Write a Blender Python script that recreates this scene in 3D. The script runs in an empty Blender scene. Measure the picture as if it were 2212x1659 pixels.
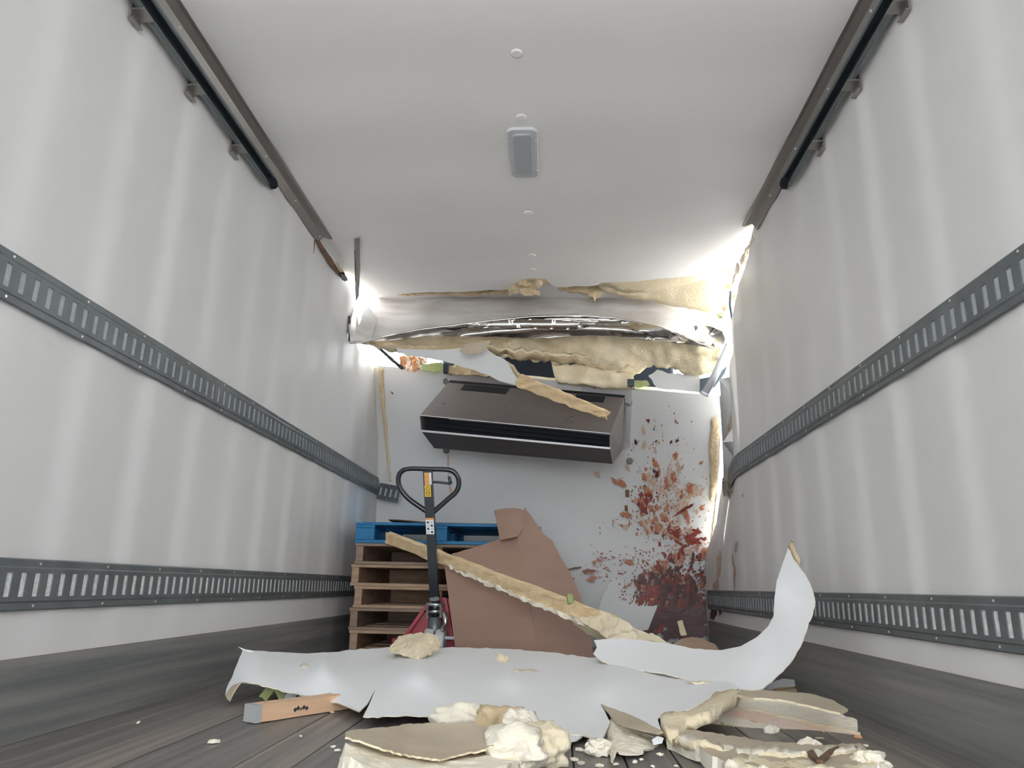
import bpy, bmesh, math, random
import numpy as np
from mathutils import Vector, Matrix, noise
from mathutils.geometry import delaunay_2d_cdt

# ---------------------------------------------------------------- camera
random.seed(7)
scene = bpy.context.scene
F_PX, CX, CY = 1600.0, 1106.0, 829.5
AX = np.array([0.99818318, -0.00508615, 0.06003719])
AY = np.array([0.05656989, -0.26389253, -0.96289178])
AZ = np.array([0.02074078, 0.96453868, -0.26312536])
cd = bpy.data.cameras.new('camera')
cam = bpy.data.objects.new('camera', cd)
scene.collection.objects.link(cam)
cd.sensor_width = 36.0
cd.lens = 36.0 * F_PX / 2212.0
cd.clip_start = 0.02
cam.matrix_world = Matrix([list(AX) + [0], list(AY) + [0], list(AZ) + [0], [0, 0, 0, 1]])
scene.camera = cam

# ---------------------------------------------------------------- world, sun, exposure
SKY, SUN, EXPO = 6.2, 8.0, 0.56
w = bpy.data.worlds.new('sky'); scene.world = w
w.use_nodes = True
bg = w.node_tree.nodes['Background']
bg.inputs[0].default_value = (0.90, 0.955, 1.0, 1)
bg.inputs[1].default_value = SKY
sd = bpy.data.lights.new('sun', 'SUN'); sd.energy = SUN; sd.angle = 0.01; sd.color = (1, 0.95, 0.90)
so = bpy.data.objects.new('sun', sd); scene.collection.objects.link(so)
so.rotation_euler = Vector((0.10, -0.03, -1.0)).to_track_quat('-Z', 'Y').to_euler()
scene.view_settings.view_transform = 'Standard'
scene.view_settings.look = 'None'
scene.view_settings.gamma = 1.0
scene.view_settings.use_curve_mapping = False
scene.view_settings.exposure = EXPO
scene.cycles.diffuse_bounces = 8
scene.cycles.max_bounces = 12

XL, XR, ZC, ZF = -1.345, 1.055, 1.895, -0.40      # trailer interior
YREAR = -2.3

# ---------------------------------------------------------------- helpers
def ray(u, v):
    d = np.array([(u - CX) / F_PX, -(v - CY) / F_PX, -1.0])
    r = np.array([d @ AX, d @ AY, d @ AZ])
    return r / r[1]
def P(u, v, y):
    return Vector(ray(u, v) * y)
def YZ(u, v, z):                      # distance at which the sight line meets height z
    return float(z / ray(u, v)[2])
def YX(u, v, x):
    return float(x / ray(u, v)[0])

def tps(ctrl, smooth=1e-4):
    c = np.array(ctrl, float); xy = c[:, :2] / 300.0; n = len(c)
    def U(d2):
        return np.where(d2 > 1e-12, d2 * np.log(np.maximum(d2, 1e-12)), 0.0)
    K = U(((xy[:, None] - xy[None]) ** 2).sum(-1)) + smooth * np.eye(n)
    Pm = np.hstack([np.ones((n, 1)), xy])
    A = np.zeros((n + 3, n + 3)); A[:n, :n] = K; A[:n, n:] = Pm; A[n:, :n] = Pm.T
    s = np.linalg.lstsq(A, np.concatenate([c[:, 2], np.zeros(3)]), rcond=None)[0]
    def f(u, v):
        q = np.array([u, v]) / 300.0
        return float(U(((xy - q) ** 2).sum(-1)) @ s[:n] + s[n] + s[n + 1] * q[0] + s[n + 2] * q[1])
    return f

def link(o, parent=None):
    scene.collection.objects.link(o)
    if parent is not None:
        o.parent = parent
        if parent.type == 'EMPTY':
            o.matrix_parent_inverse = Matrix.Translation(-parent.location)
    return o
def tag(o, label=None, cat=None, group=None, kind=None):
    if label: o['label'] = label
    if cat: o['category'] = cat
    if group: o['group'] = group
    if kind: o['kind'] = kind
    return o
def root(name, loc, label, cat, group=None):
    o = bpy.data.objects.new(name, None); o.location = loc; o.empty_display_size = 0.05
    scene.collection.objects.link(o)
    return tag(o, label, cat, group)
def mesh(name, verts, faces, mats, parent=None, idx=None, smooth=False):
    me = bpy.data.meshes.new(name)
    me.from_pydata([tuple(v) for v in verts], [], faces)
    for m in (mats if isinstance(mats, (list, tuple)) else [mats]): me.materials.append(m)
    if idx is not None: me.polygons.foreach_set('material_index', idx)
    if smooth: me.polygons.foreach_set('use_smooth', [True] * len(me.polygons))
    me.update()
    return link(bpy.data.objects.new(name, me), parent)
def frombm(name, bm, mats, parent=None, smooth=False):
    me = bpy.data.meshes.new(name)
    bmesh.ops.recalc_face_normals(bm, faces=bm.faces)
    if smooth:
        for f in bm.faces: f.smooth = True
    bm.to_mesh(me); bm.free()
    for m in (mats if isinstance(mats, (list, tuple)) else [mats]): me.materials.append(m)
    return link(bpy.data.objects.new(name, me), parent)

def bm_box(bm, lo, hi, bev=0.0):
    vs = [bm.verts.new((x, y, z)) for x in (lo[0], hi[0]) for y in (lo[1], hi[1]) for z in (lo[2], hi[2])]
    fs = [bm.faces.new([vs[i] for i in f]) for f in ((0, 1, 3, 2), (4, 6, 7, 5), (0, 4, 5, 1), (2, 3, 7, 6), (0, 2, 6, 4), (1, 5, 7, 3))]
    if bev:
        bmesh.ops.recalc_face_normals(bm, faces=fs)
        es = list({e for f in fs for e in f.edges})
        bmesh.ops.bevel(bm, geom=es, offset=bev, segments=1, affect='EDGES')
def box(name, lo, hi, mat, parent=None, bev=0.0):
    bm = bmesh.new(); bm_box(bm, lo, hi, bev)
    return frombm(name, bm, mat, parent)
def bm_tube(bm, pts, r, n=10, caps=True, closed=False):
    pts = [Vector(p) for p in pts]; rings = []
    ref = Vector((0, 0, 1)); m = len(pts); prev = None
    for i, p in enumerate(pts):
        if closed: t = pts[(i + 1) % m] - pts[i - 1]
        else: t = pts[min(i + 1, m - 1)] - pts[max(i - 1, 0)]
        t.normalize()
        if prev is None:
            a = t.cross(ref)
            if a.length < 1e-3: a = t.cross(Vector((1, 0, 0)))
        else:
            a = prev - t * prev.dot(t)
        a.normalize(); prev = a; b = t.cross(a)
        rr = r[i] if isinstance(r, (list, tuple)) else r
        rings.append([bm.verts.new(p + a * rr * math.cos(k * 2 * math.pi / n) + b * rr * math.sin(k * 2 * math.pi / n)) for k in range(n)])
    for i in range(m if closed else m - 1):
        A, B = rings[i], rings[(i + 1) % m]
        for k in range(n):
            f = bm.faces.new((A[k], A[(k + 1) % n], B[(k + 1) % n], B[k])); f.smooth = True
    if caps and not closed:
        bm.faces.new(rings[0][::-1]); bm.faces.new(rings[-1])
def tube(name, pts, r, mat, parent=None, n=10, closed=False):
    bm = bmesh.new(); bm_tube(bm, pts, r, n, True, closed)
    return frombm(name, bm, mat, parent)
def disc(name, c, axis, r, th, mat, parent=None, n=20, bev=0.25):
    a = Vector(axis).normalized(); c = Vector(c)
    bm = bmesh.new()
    bm_tube(bm, [c, c + a * th * (1 - bev), c + a * th], [r, r, r * (1 - bev * 0.6)], n)
    return frombm(name, bm, mat, parent)

def inside(p, poly):
    x, y = p; r = False; j = len(poly) - 1
    for i in range(len(poly)):
        xi, yi = poly[i]; xj, yj = poly[j]
        if (yi > y) != (yj > y) and x < (xj - xi) * (y - yi) / (yj - yi) + xi: r = not r
        j = i
    return r
def densify(outline, step, jit, rng):
    """outline entries are (a, b) or (a, b, j): j scales the raggedness of the side that starts there"""
    out = []; n = len(outline)
    for i in range(n):
        p, q = outline[i], outline[(i + 1) % n]
        j = jit * (p[2] if len(p) > 2 else 1.0)
        d = math.hypot(q[0] - p[0], q[1] - p[1]); k = max(1, int(round(d / step)))
        for s in range(k):
            t = s / k; x = p[0] + (q[0] - p[0]) * t; y = p[1] + (q[1] - p[1]) * t
            if j and d > 1e-9:
                nx, ny = -(q[1] - p[1]) / d, (q[0] - p[0]) / d
                e = rng.uniform(-1, 1) * j * (0.35 if s == 0 else 1.0)
                x += nx * e; y += ny * e
            out.append((x, y))
    return out

def cdt_sheet(name, outline, fn, res, thick, mats, parent=None, jit=0.0, seed=1, bump=0.0, bscale=12.0,
              toward=(0, 0, 0), smooth=True, estep=None, flip=False, sharp_only=None, holes=()):
    """a sheet with real thickness: 2-D outline filled, sent to 3-D by fn, thickened away from the viewer's side.
    mats = [front, back, edge]"""
    rng = random.Random(seed)
    ol = densify(outline, estep or res, jit, rng)
    hs = [densify(h, estep or res, jit, rng) for h in holes]
    xs = [p[0] for p in ol]; ys = [p[1] for p in ol]
    pts = list(ol); edges = [(i, (i + 1) % len(ol)) for i in range(len(ol))]
    for h in hs:
        b = len(pts); pts += h; edges += [(b + i, b + (i + 1) % len(h)) for i in range(len(h))]
    bd = np.array(pts)
    ny = int((max(ys) - min(ys)) / (res * 0.87)) + 1
    for j in range(ny + 1):
        y = min(ys) + j * res * 0.87
        x = min(xs) + (res * 0.5 if j % 2 else 0)
        while x < max(xs):
            q = (x + rng.uniform(-.08, .08) * res, y + rng.uniform(-.08, .08) * res)
            if inside(q, ol) and not any(inside(q, h) for h in hs) and ((bd - q) ** 2).sum(1).min() > (0.55 * res) ** 2:
                pts.append(q)
            x += res
    vo, eo, fo, *_ = delaunay_2d_cdt([Vector(p) for p in pts], edges, [], 0, 1e-7)
    tri = []
    for f in fo:
        c = (sum(vo[i][0] for i in f) / len(f), sum(vo[i][1] for i in f) / len(f))
        if inside(c, ol) and not any(inside(c, h) for h in hs): tri.append(list(f))
    V = [Vector(fn(p[0], p[1])) for p in vo]
    n = len(V); N = [Vector() for _ in V]; tw = Vector(toward)
    T = []
    for f in tri:
        a, b, c = V[f[0]], V[f[1]], V[f[2]]
        nn = (b - a).cross(c - a)
        vw = (tw - a) * (-1 if flip else 1)
        if nn.dot(vw) < 0: f = f[::-1]; nn = -nn
        T.append(f)
        for i in f: N[i] += nn
    for i in range(n):
        if N[i].length > 0: N[i].normalize()
    if bump:
        V = [V[i] + N[i] * bump * (noise.fractal(V[i] * bscale, 1.0, 2.0, 4) ) for i in range(n)]
    B = [V[i] - N[i] * thick for i in range(n)]
    cnt = {}
    for f in T:
        for k in range(3):
            e = (f[k], f[(k + 1) % 3]); cnt[e] = cnt.get(e, 0) + 1
    faces = [tuple(f) for f in T] + [tuple(i + n for i in f[::-1]) for f in T]
    idx = [0] * len(T) + [1] * len(T)
    bedges = [e for e in cnt if (e[1], e[0]) not in cnt]
    for a, b in bedges:
        faces.append((b, a, a + n, b + n)); idx.append(2)
    me = bpy.data.meshes.new(name)
    me.from_pydata([tuple(v) for v in V + B], [], faces)
    mm = list(mats) if isinstance(mats, (list, tuple)) else [mats]
    while len(mm) < 3: mm.append(mm[-1])
    for m in mm: me.materials.append(m)
    me.polygons.foreach_set('material_index', idx)
    soft = smooth and mm[0].name.startswith('foam')
    me.polygons.foreach_set('use_smooth', [smooth and (soft or i < 2) for i in idx])
    if smooth and not soft:
        bs = set()
        for a, b in bedges: bs.add((min(a, b), max(a, b))); bs.add((min(a, b) + n, max(a, b) + n))
        at = me.attributes.new('sharp_edge', 'BOOLEAN', 'EDGE')
        at.data.foreach_set('value', [tuple(sorted(e.vertices)) in bs for e in me.edges])
    me.update()
    return link(bpy.data.objects.new(name, me), parent)

def surf(name, outline, ctrl, res, thick, mats, parent=None, off=0.0, **kw):
    """sheet whose outline is sighted from the tripod position and whose distance comes from surveyed points"""
    f = ctrl if callable(ctrl) else tps(ctrl)
    return cdt_sheet(name, outline, lambda u, v: P(u, v, f(u, v) - off), res, thick, mats, parent, **kw)

def bar(name, p0, p1, w0, h0, mat, parent=None, up=(0, 0, 1), rough=0.0, seed=0, n=14, w1=None, h1=None):
    """a timber or strip with a rectangular section between two points, optionally splintered"""
    p0, p1 = Vector(p0), Vector(p1); t = (p1 - p0).normalized()
    s = t.cross(Vector(up)).normalized(); q = s.cross(t)
    rng = random.Random(seed); vs = []; fs = []
    w1 = w1 or w0; h1 = h1 or h0
    m = 12
    prof = [(-1, -1), (-.4, -1), (.4, -1), (1, -1), (1, -.4), (1, .4), (1, 1), (.4, 1), (-.4, 1), (-1, 1), (-1, .4), (-1, -.4)]
    for i in range(n + 1):
        k = i / n; c = p0.lerp(p1, k); ww = (w0 + (w1 - w0) * k) / 2; hh = (h0 + (h1 - h0) * k) / 2
        for a, b in prof:
            e = rough * rng.uniform(-1, 1); g = rough * rng.uniform(-1, 1)
            l = rough * 2.2 * rng.uniform(-1, 1) if i in (0, n) else 0
            vs.append(c + s * (a * ww + e) + q * (b * hh + g) + t * l)
    for i in range(n):
        for k in range(m):
            a = i * m + k; b = i * m + (k + 1) % m
            fs.append((a, b, b + m, a + m))
    fs.append(tuple(range(m))[::-1]); fs.append(tuple(n * m + k for k in range(m)))
    o = mesh(name, vs, fs, mat, parent)
    bm = bmesh.new(); bm.from_mesh(o.data); bmesh.ops.recalc_face_normals(bm, faces=bm.faces); bm.to_mesh(o.data); bm.free()
    return o

def chunk(name, c, size, mat, parent=None, seed=0, sub=3, rough=0.22, block=0.5, rot=0.0):
    rng = random.Random(seed); bm = bmesh.new()
    bmesh.ops.create_icosphere(bm, subdivisions=sub, radius=1.0)
    o = Vector((rng.uniform(-9, 9), rng.uniform(-9, 9), rng.uniform(-9, 9)))
    R = Matrix.Rotation(rot, 3, 'Z'); pl = []
    for _ in range(9):
        d = Vector((rng.gauss(0, 1), rng.gauss(0, 1), rng.gauss(0, 1))).normalized(); pl.append((d, rng.uniform(.55, .85)))
    for v in bm.verts:
        d = v.co.normalized(); r = 1.0
        for nrm, h in pl:
            k = d.dot(nrm)
            if k > 0.05: r = min(r, (h / k) * block + r * (1 - block)) if h / k < r else r
        r *= 1 + rough * noise.fractal(d * 1.7 + o, 1.0, 2.0, 4)
        p = d * r
        v.co = Vector(c) + R @ Vector((p.x * size[0], p.y * size[1], p.z * size[2]))
    return frombm(name, bm, mat, parent, smooth=sub >= 4)

def hull(name, pts, mat, parent=None, cuts=3, rough=0.006, scale=14.0, bev=0.006):
    bm = bmesh.new()
    for p in pts: bm.verts.new(p)
    r = bmesh.ops.convex_hull(bm, input=bm.verts)
    bmesh.ops.delete(bm, geom=[v for v in bm.verts if not v.link_faces], context='VERTS')
    bmesh.ops.bevel(bm, geom=list(bm.edges), offset=bev, segments=1, affect='EDGES')
    bmesh.ops.triangulate(bm, faces=bm.faces)
    for _ in range(cuts):
        es = [e for e in bm.edges if e.calc_length() > 0.012]
        if es: bmesh.ops.subdivide_edges(bm, edges=es, cuts=1)
        bmesh.ops.triangulate(bm, faces=bm.faces)
    for v in bm.verts:
        v.co += noise.noise_vector(v.co * scale) * rough + noise.noise_vector(v.co * scale * 4) * rough * .4
    return frombm(name, bm, mat, parent)

# ---------------------------------------------------------------- materials
def mat(name, col, rough=0.6, metal=0.0, var=0.0, vscale=(4, 4, 4), col2=None, bump=0.0, bscale=60.0, spec=0.5, bdist=0.01, detail=5, coat=0.0):
    m = bpy.data.materials.new(name); m.use_nodes = True
    nt = m.node_tree; b = nt.nodes['Principled BSDF']
    b.inputs['Base Color'].default_value = (*col, 1); b.inputs['Roughness'].default_value = rough
    b.inputs['Metallic'].default_value = metal; b.inputs['Specular IOR Level'].default_value = spec
    if coat: b.inputs['Coat Weight'].default_value = coat
    tc = nt.nodes.new('ShaderNodeTexCoord')
    if var or col2:
        mp = nt.nodes.new('ShaderNodeMapping'); mp.inputs['Scale'].default_value = vscale
        nz = nt.nodes.new('ShaderNodeTexNoise'); nz.inputs['Scale'].default_value = 1.0; nz.inputs['Detail'].default_value = detail
        nz.inputs['Roughness'].default_value = 0.62
        rp = nt.nodes.new('ShaderNodeValToRGB')
        rp.color_ramp.elements[0].position = 0.35; rp.color_ramp.elements[1].position = 0.68
        c2 = col2 or tuple(max(0, c * (1 - var)) for c in col)
        rp.color_ramp.elements[0].color = (*c2, 1); rp.color_ramp.elements[1].color = (*col, 1)
        nt.links.new(tc.outputs['Object'], mp.inputs[0]); nt.links.new(mp.outputs[0], nz.inputs[0])
        nt.links.new(nz.outputs['Fac'], rp.inputs[0]); nt.links.new(rp.outputs[0], b.inputs['Base Color'])
    if bump:
        n2 = nt.nodes.new('ShaderNodeTexNoise'); n2.inputs['Scale'].default_value = bscale; n2.inputs['Detail'].default_value = 6
        bp = nt.nodes.new('ShaderNodeBump'); bp.inputs['Strength'].default_value = bump; bp.inputs['Distance'].default_value = bdist
        nt.links.new(tc.outputs['Object'], n2.inputs[0]); nt.links.new(n2.outputs['Fac'], bp.inputs['Height'])
        nt.links.new(bp.outputs[0], b.inputs['Normal'])
    return m
M = {}
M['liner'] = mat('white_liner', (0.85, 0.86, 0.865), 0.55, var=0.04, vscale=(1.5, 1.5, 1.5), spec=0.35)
M['wall'] = mat('white_wall_liner', (0.76, 0.755, 0.75), 0.46, var=0.05, vscale=(1.2, 1.2, 0.8), bump=0.05, bscale=160, bdist=0.002, spec=0.45)
M['ceil'] = mat('ceiling_liner', (0.90, 0.89, 0.88), 0.45, var=0.04, vscale=(1, 2.2, 1), spec=0.4)
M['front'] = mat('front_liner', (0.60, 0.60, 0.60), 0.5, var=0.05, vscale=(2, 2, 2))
M['linerback'] = mat('liner_back_tan', (0.56, 0.47, 0.35), 0.75, var=0.18, vscale=(6, 6, 6))
M['foam'] = mat('foam_cream', (0.80, 0.71, 0.53), 0.85, col2=(0.73, 0.62, 0.42), vscale=(9, 9, 9), bump=0.5, bscale=55, bdist=0.012)
M['foamw'] = mat('foam_pale', (0.86, 0.81, 0.70), 0.85, col2=(0.81, 0.74, 0.60), vscale=(9, 9, 9), bump=0.5, bscale=55, bdist=0.012)
M['foamo'] = mat('foam_aged', (0.66, 0.54, 0.37), 0.85, col2=(0.54, 0.42, 0.26), vscale=(7, 7, 7), bump=0.6, bscale=40, bdist=0.015)
M['galv'] = mat('galvanised_rail', (0.20, 0.225, 0.24), 0.45, 0.55, var=0.25, vscale=(8, 8, 8))
M['slotback'] = mat('rail_backing', (0.50, 0.54, 0.55), 0.45, 0.0, var=0.2, vscale=(30, 30, 60))
M['slotfoil'] = mat('rail_backing_foil', (0.95, 0.98, 0.98), 0.4, 0.0, var=0.35, vscale=(60, 90, 90))
M['rivet'] = mat('rivet_zinc', (0.75, 0.75, 0.74), 0.3, 0.8)
M['alu'] = mat('aluminium_trim', (0.34, 0.325, 0.31), 0.36, 0.75, var=0.12, vscale=(2, 2, 2))
M['darkrail'] = mat('dark_steel_track', (0.045, 0.06, 0.07), 0.4, 0.5, var=0.3, vscale=(5, 3, 5))
M['greyrail'] = mat('grey_steel_track', (0.22, 0.25, 0.26), 0.4, 0.6, var=0.2, vscale=(5, 3, 5))
M['scuff'] = mat('scuff_band', (0.30, 0.29, 0.275), 0.5, 0.1, col2=(0.145, 0.155, 0.16), vscale=(8, 0.7, 26), spec=0.5, detail=8)
M['board'] = mat('floor_board', (0.23, 0.21, 0.19), 0.42, col2=(0.105, 0.10, 0.098), vscale=(34, 0.7, 5), bump=0.2, bscale=30, bdist=0.003)
M['boardlight'] = mat('floor_board_worn', (0.34, 0.285, 0.24), 0.42, col2=(0.14, 0.13, 0.118), vscale=(34, 0.7, 5), bump=0.2, bscale=30, bdist=0.003)
M['subfloor'] = mat('sub_floor', (0.05, 0.05, 0.05), 0.7)
M['chrome'] = mat('bent_bright_metal', (0.62, 0.60, 0.58), 0.16, 1.0, var=0.25, vscale=(3, 6, 9))
M['header'] = mat('header_liner', (0.66, 0.645, 0.63), 0.5, col2=(0.46, 0.42, 0.39), vscale=(2.2, 5, 9))
M['black'] = mat('black_housing', (0.010, 0.012, 0.016), 0.7, spec=0.2)
M['grille'] = mat('black_grille', (0.008, 0.011, 0.016), 0.7, spec=0.15)
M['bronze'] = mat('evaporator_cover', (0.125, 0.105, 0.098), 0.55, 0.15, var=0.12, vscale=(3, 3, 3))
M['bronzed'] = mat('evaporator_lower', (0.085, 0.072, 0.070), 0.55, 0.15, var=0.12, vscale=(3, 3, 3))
M['flange'] = mat('grey_flange', (0.58, 0.56, 0.58), 0.45, 0.25, var=0.1)
M['cap'] = mat('grey_cap', (0.13, 0.12, 0.11), 0.6, var=0.25, vscale=(60, 60, 60))
M['jackblack'] = mat('jack_black', (0.016, 0.022, 0.028), 0.32, 0.0, spec=0.6, coat=0.2)
M['red'] = mat('jack_red', (0.36, 0.015, 0.03), 0.4)
M['steel'] = mat('steel_bright', (0.72, 0.74, 0.74), 0.25, 0.9)
M['nylon'] = mat('white_nylon', (0.62, 0.64, 0.65), 0.5)
M['rubber'] = mat('black_rubber', (0.03, 0.03, 0.033), 0.7)
M['yellow'] = mat('yellow_sticker', (0.85, 0.58, 0.03), 0.5)
M['orange'] = mat('orange_sticker', (0.85, 0.32, 0.08), 0.5)
M['paper'] = mat('white_sticker', (0.86, 0.86, 0.87), 0.5)
M['ink'] = mat('ink', (0.04, 0.04, 0.05), 0.6)
M['bluep'] = mat('blue_paint', (0.012, 0.19, 0.42), 0.6, col2=(0.01, 0.13, 0.30), vscale=(5, 5, 12))
M['pwood'] = mat('pallet_wood', (0.50, 0.35, 0.235), 0.75, col2=(0.33, 0.22, 0.145), vscale=(3, 12, 30), bump=0.2, bscale=50)
M['pwood2'] = mat('pallet_wood_grey', (0.36, 0.255, 0.19), 0.75, col2=(0.22, 0.155, 0.115), vscale=(3, 12, 30), bump=0.2, bscale=50)
M['wood'] = mat('stud_wood', (0.76, 0.60, 0.38), 0.7, col2=(0.60, 0.43, 0.24), vscale=(5, 30, 30), bump=0.35, bscale=45)
M['woodpink'] = mat('pine_wood', (0.78, 0.52, 0.34), 0.65, col2=(0.66, 0.42, 0.26), vscale=(4, 4, 40))
M['woodend'] = mat('wood_end_grey', (0.40, 0.40, 0.40), 0.8)
M['woodpale'] = mat('pale_wood', (0.82, 0.57, 0.43), 0.7, col2=(0.80, 0.70, 0.62), vscale=(9, 9, 20))
M['woodred'] = mat('wood_end_orange', (0.62, 0.30, 0.14), 0.7)
M['card'] = mat('cardboard', (0.34, 0.215, 0.165), 0.75, col2=(0.29, 0.18, 0.135), vscale=(1.5, 1.5, 5))
M['cardedge'] = mat('cardboard_edge', (0.45, 0.30, 0.20), 0.8, var=0.4, vscale=(90, 90, 90))
M['cardbrown'] = mat('cardboard_tan', (0.42, 0.29, 0.20), 0.75, var=0.1)
M['lamp'] = mat('lamp_bezel', (0.60, 0.615, 0.64), 0.4)
M['lens'] = mat('lamp_lens', (0.44, 0.475, 0.505), 0.35)
M['green'] = mat('green_tape', (0.34, 0.39, 0.15), 0.6, var=0.2, vscale=(30, 30, 30))
M['pvc'] = mat('grey_pipe', (0.62, 0.64, 0.68), 0.4)
M['hose'] = mat('dark_cable', (0.02, 0.035, 0.045), 0.5)
M['sauce1'] = mat('sauce_red', (0.27, 0.045, 0.025), 0.4, col2=(0.15, 0.018, 0.014), vscale=(40, 40, 40))
M['sauce2'] = mat('sauce_orange', (0.44, 0.22, 0.13), 0.45, col2=(0.36, 0.11, 0.05), vscale=(40, 40, 40))
M['sauce3'] = mat('sauce_pale', (0.55, 0.46, 0.39), 0.5, col2=(0.48, 0.30, 0.19), vscale=(40, 40, 40))
M['sauce_shade'] = mat('sauce_dark_and_shade', (0.045, 0.016, 0.016), 0.4, col2=(0.095, 0.022, 0.02), vscale=(25, 25, 25))  # dark sauce, and the shade painted low on the bulkhead
M['spillfloor'] = mat('spill', (0.10, 0.018, 0.018), 0.12, col2=(0.03, 0.02, 0.025), vscale=(7, 7, 7))
M['ground'] = mat('yard_gravel', (0.66, 0.645, 0.625), 0.9, var=0.12, vscale=(1.2, 1.2, 1.2), bump=0.4, bscale=6)
M['skin'] = mat('outer_skin', (0.75, 0.75, 0.76), 0.4, 0.1)
M['rustwood'] = mat('rust_strip', (0.22, 0.12, 0.07), 0.75, var=0.4, vscale=(20, 20, 20))

# ================================================================ the setting
gr = mesh('ground', [(-60, -60, -1.62), (60, -60, -1.62), (60, 60, -1.62), (-60, 60, -1.62)], [(0, 1, 2, 3)], M['ground'])
tag(gr, 'pale gravel yard around the trailer', 'ground', kind='structure')

def rib(y):                                   # pillowed liner between the hidden posts
    t = (y - 1.94) / 0.343
    s = 2 * math.pi * t
    k = 0.9 + 0.2 * math.sin(t * 1.7)
    return 0.0033 * k * (math.sin(s) + 0.38 * math.sin(2 * s) + 0.12 * math.sin(3 * s))
def sstep(a, b, x):
    t = min(1, max(0, (x - a) / (b - a))); return t * t * (3 - 2 * t)
def left_x(y, z):
    return XL + rib(y) * (1 - 0.85 * sstep(-0.05, -0.2, z))
def right_x(y, z):
    return XR - rib(y) * (1 - 0.85 * sstep(-0.05, -0.2, z)) + 0.12 * sstep(4.3, 5.1, y) * sstep(0.1, 0.9, z)

ZS = 0.16           # domain squeeze for z so the rib direction gets finer samples
lo_ = [(YREAR, ZF, 0), (5.62, ZF, 0), (5.62, 1.50, 0), (5.30, 1.53, 1), (4.95, 1.56, 1), (4.72, 1.52, 1), (4.57, 1.62, 1), (4.55, 1.80, 1), (4.30, 1.86, 1), (4.22, 1.955, 0), (3.5, 1.955, 0), (YREAR, 1.955, 0)]
wl = cdt_sheet('wall_left', [(a, b * ZS, j) for a, b, j in lo_], lambda a, b: Vector((left_x(a, b / ZS), a, b / ZS)), 0.034, 0.06,
               [M['wall'], M['skin'], M['foam']], jit=0.0016, seed=3)
tag(wl, 'white ribbed wall on the left', 'wall', kind='structure')
def ry(u, v):                                  # where the right wall's torn edge is sighted
    x = XR
    for _ in range(12):
        y = YX(u, v, x); z = ray(u, v)[2] * y; x = right_x(y, z)
    return y, z
torn = [(5.57, -0.27), (5.57, 0.02), (5.50, 0.20), ry(1547, 1130), ry(1560, 1040), ry(1567, 950), ry(1574, 860), ry(1584, 760), ry(1580, 690), ry(1597, 610), ry(1618, 545)]
ro_ = [(YREAR, ZF, 0), (torn[0][0], ZF, 0)] + [(a, b, 1) for a, b in torn] + [(3.72, 1.87, 0), (3.5, 1.955, 0), (YREAR, 1.955, 0)]
wr = cdt_sheet('wall_right', [(a, b * ZS, j) for a, b, j in ro_], lambda a, b: Vector((right_x(a, b / ZS), a, b / ZS)), 0.034, 0.06,
               [M['wall'], M['skin'], M['foam']], jit=0.0016, seed=4)
tag(wr, 'white ribbed wall on the right', 'wall', kind='structure')

# ceiling: liner, foam above it and the outer skin torn alike, the skin extended to shade the header
def C(u, v): q = P(u, v, YZ(u, v, ZC)); return (q.x, q.y)
cl = [C(*p) for p in ((1600, 560), (1565, 585), (1530, 591), (1480, 593), (1400, 600), (1300, 606), (1290, 612), (1200, 617), (1180, 600), (1125, 602), (1100, 624), (1000, 630), (880, 632), (792, 634), (765, 600))]
co = [(XL + .0, YREAR, 0), (XR, YREAR, 0), (XR, 3.70, .3)] + [(a, b, 1) for a, b in cl] + [(XL + 0.03, 4.30, .6), (XL - .02, 4.22, 0)]
def ceil_z(x, y):
    return ZC + 0.004 * math.sin(y * 5.1 + x) * sstep(2.5, 4.2, y) - 0.012 * sstep(3.9, 4.6, y) * (1 + math.sin(3.2 * x)) * 0.5 + 0.003 * math.sin(y * 11)
ce = cdt_sheet('ceiling', co, lambda a, b: Vector((a, b, ceil_z(a, b))), 0.07, 0.004, [M['ceil'], M['foam'], M['foam']], jit=0.012, seed=5)
tag(ce, 'off-white ceiling liner, torn at the far end', 'ceiling', kind='structure')
fo_ = [(XL - .05, YREAR, 0), (XR + .05, YREAR, 0), (XR + .05, 3.66, 0), (0.985, 4.05, 1), (0.945, 4.30, 1), (0.93, 4.55, 1), (0.95, 4.72, 1), (0.7, 4.66, 1), (0.45, 4.60, 1), (0.30, 4.47, 1), (0.0, 4.47, 1), (-0.35, 4.55, 1), (-1.2, 4.62, 1), (-1.27, 4.45, 1), (-1.33, 4.30, 0), (XL - .05, 4.24, 0)]
fo = cdt_sheet('ceiling_foam', fo_, lambda a, b: Vector((a, b, ceil_z(a, b) + 0.0045 + 0.02 * sstep(4.2, 4.8, b) * noise.noise(Vector((a * 4, b * 5, 0))) ** 2)), 0.07, 0.055, [M['foam'], M['foam'], M['foam']], parent=ce, jit=0.02, seed=6)
sk_ = fo_[:6] + [(0.90, 5.22, 1), (0.85, 6.0, 1), (-0.9, 6.0, 1), (-1.0, 5.3, 1), (-1.25, 5.0, 1), (-1.29, 4.64, 1)] + fo_[13:]  # skin carried on past the tear to shade header and hole
sk = cdt_sheet('roof_skin', sk_, lambda a, b: Vector((a, b, ceil_z(a, b) + 0.066)), 0.12, 0.002, [M['skin']], parent=ce, jit=0.01, seed=6)

# fastener caps along the ceiling centre
for u, v in ((1075, -62), (1116, 115), (1126, 252), (1141, 460), (1148, 553), (1150, 583)):
    x, y = C(u, v); z = ceil_z(x, y)
    disc('fastener_cap', (x, y, z), (0, 0, -1), 0.023, 0.005, M['ceil'], ce, 18, 0.5)

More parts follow.
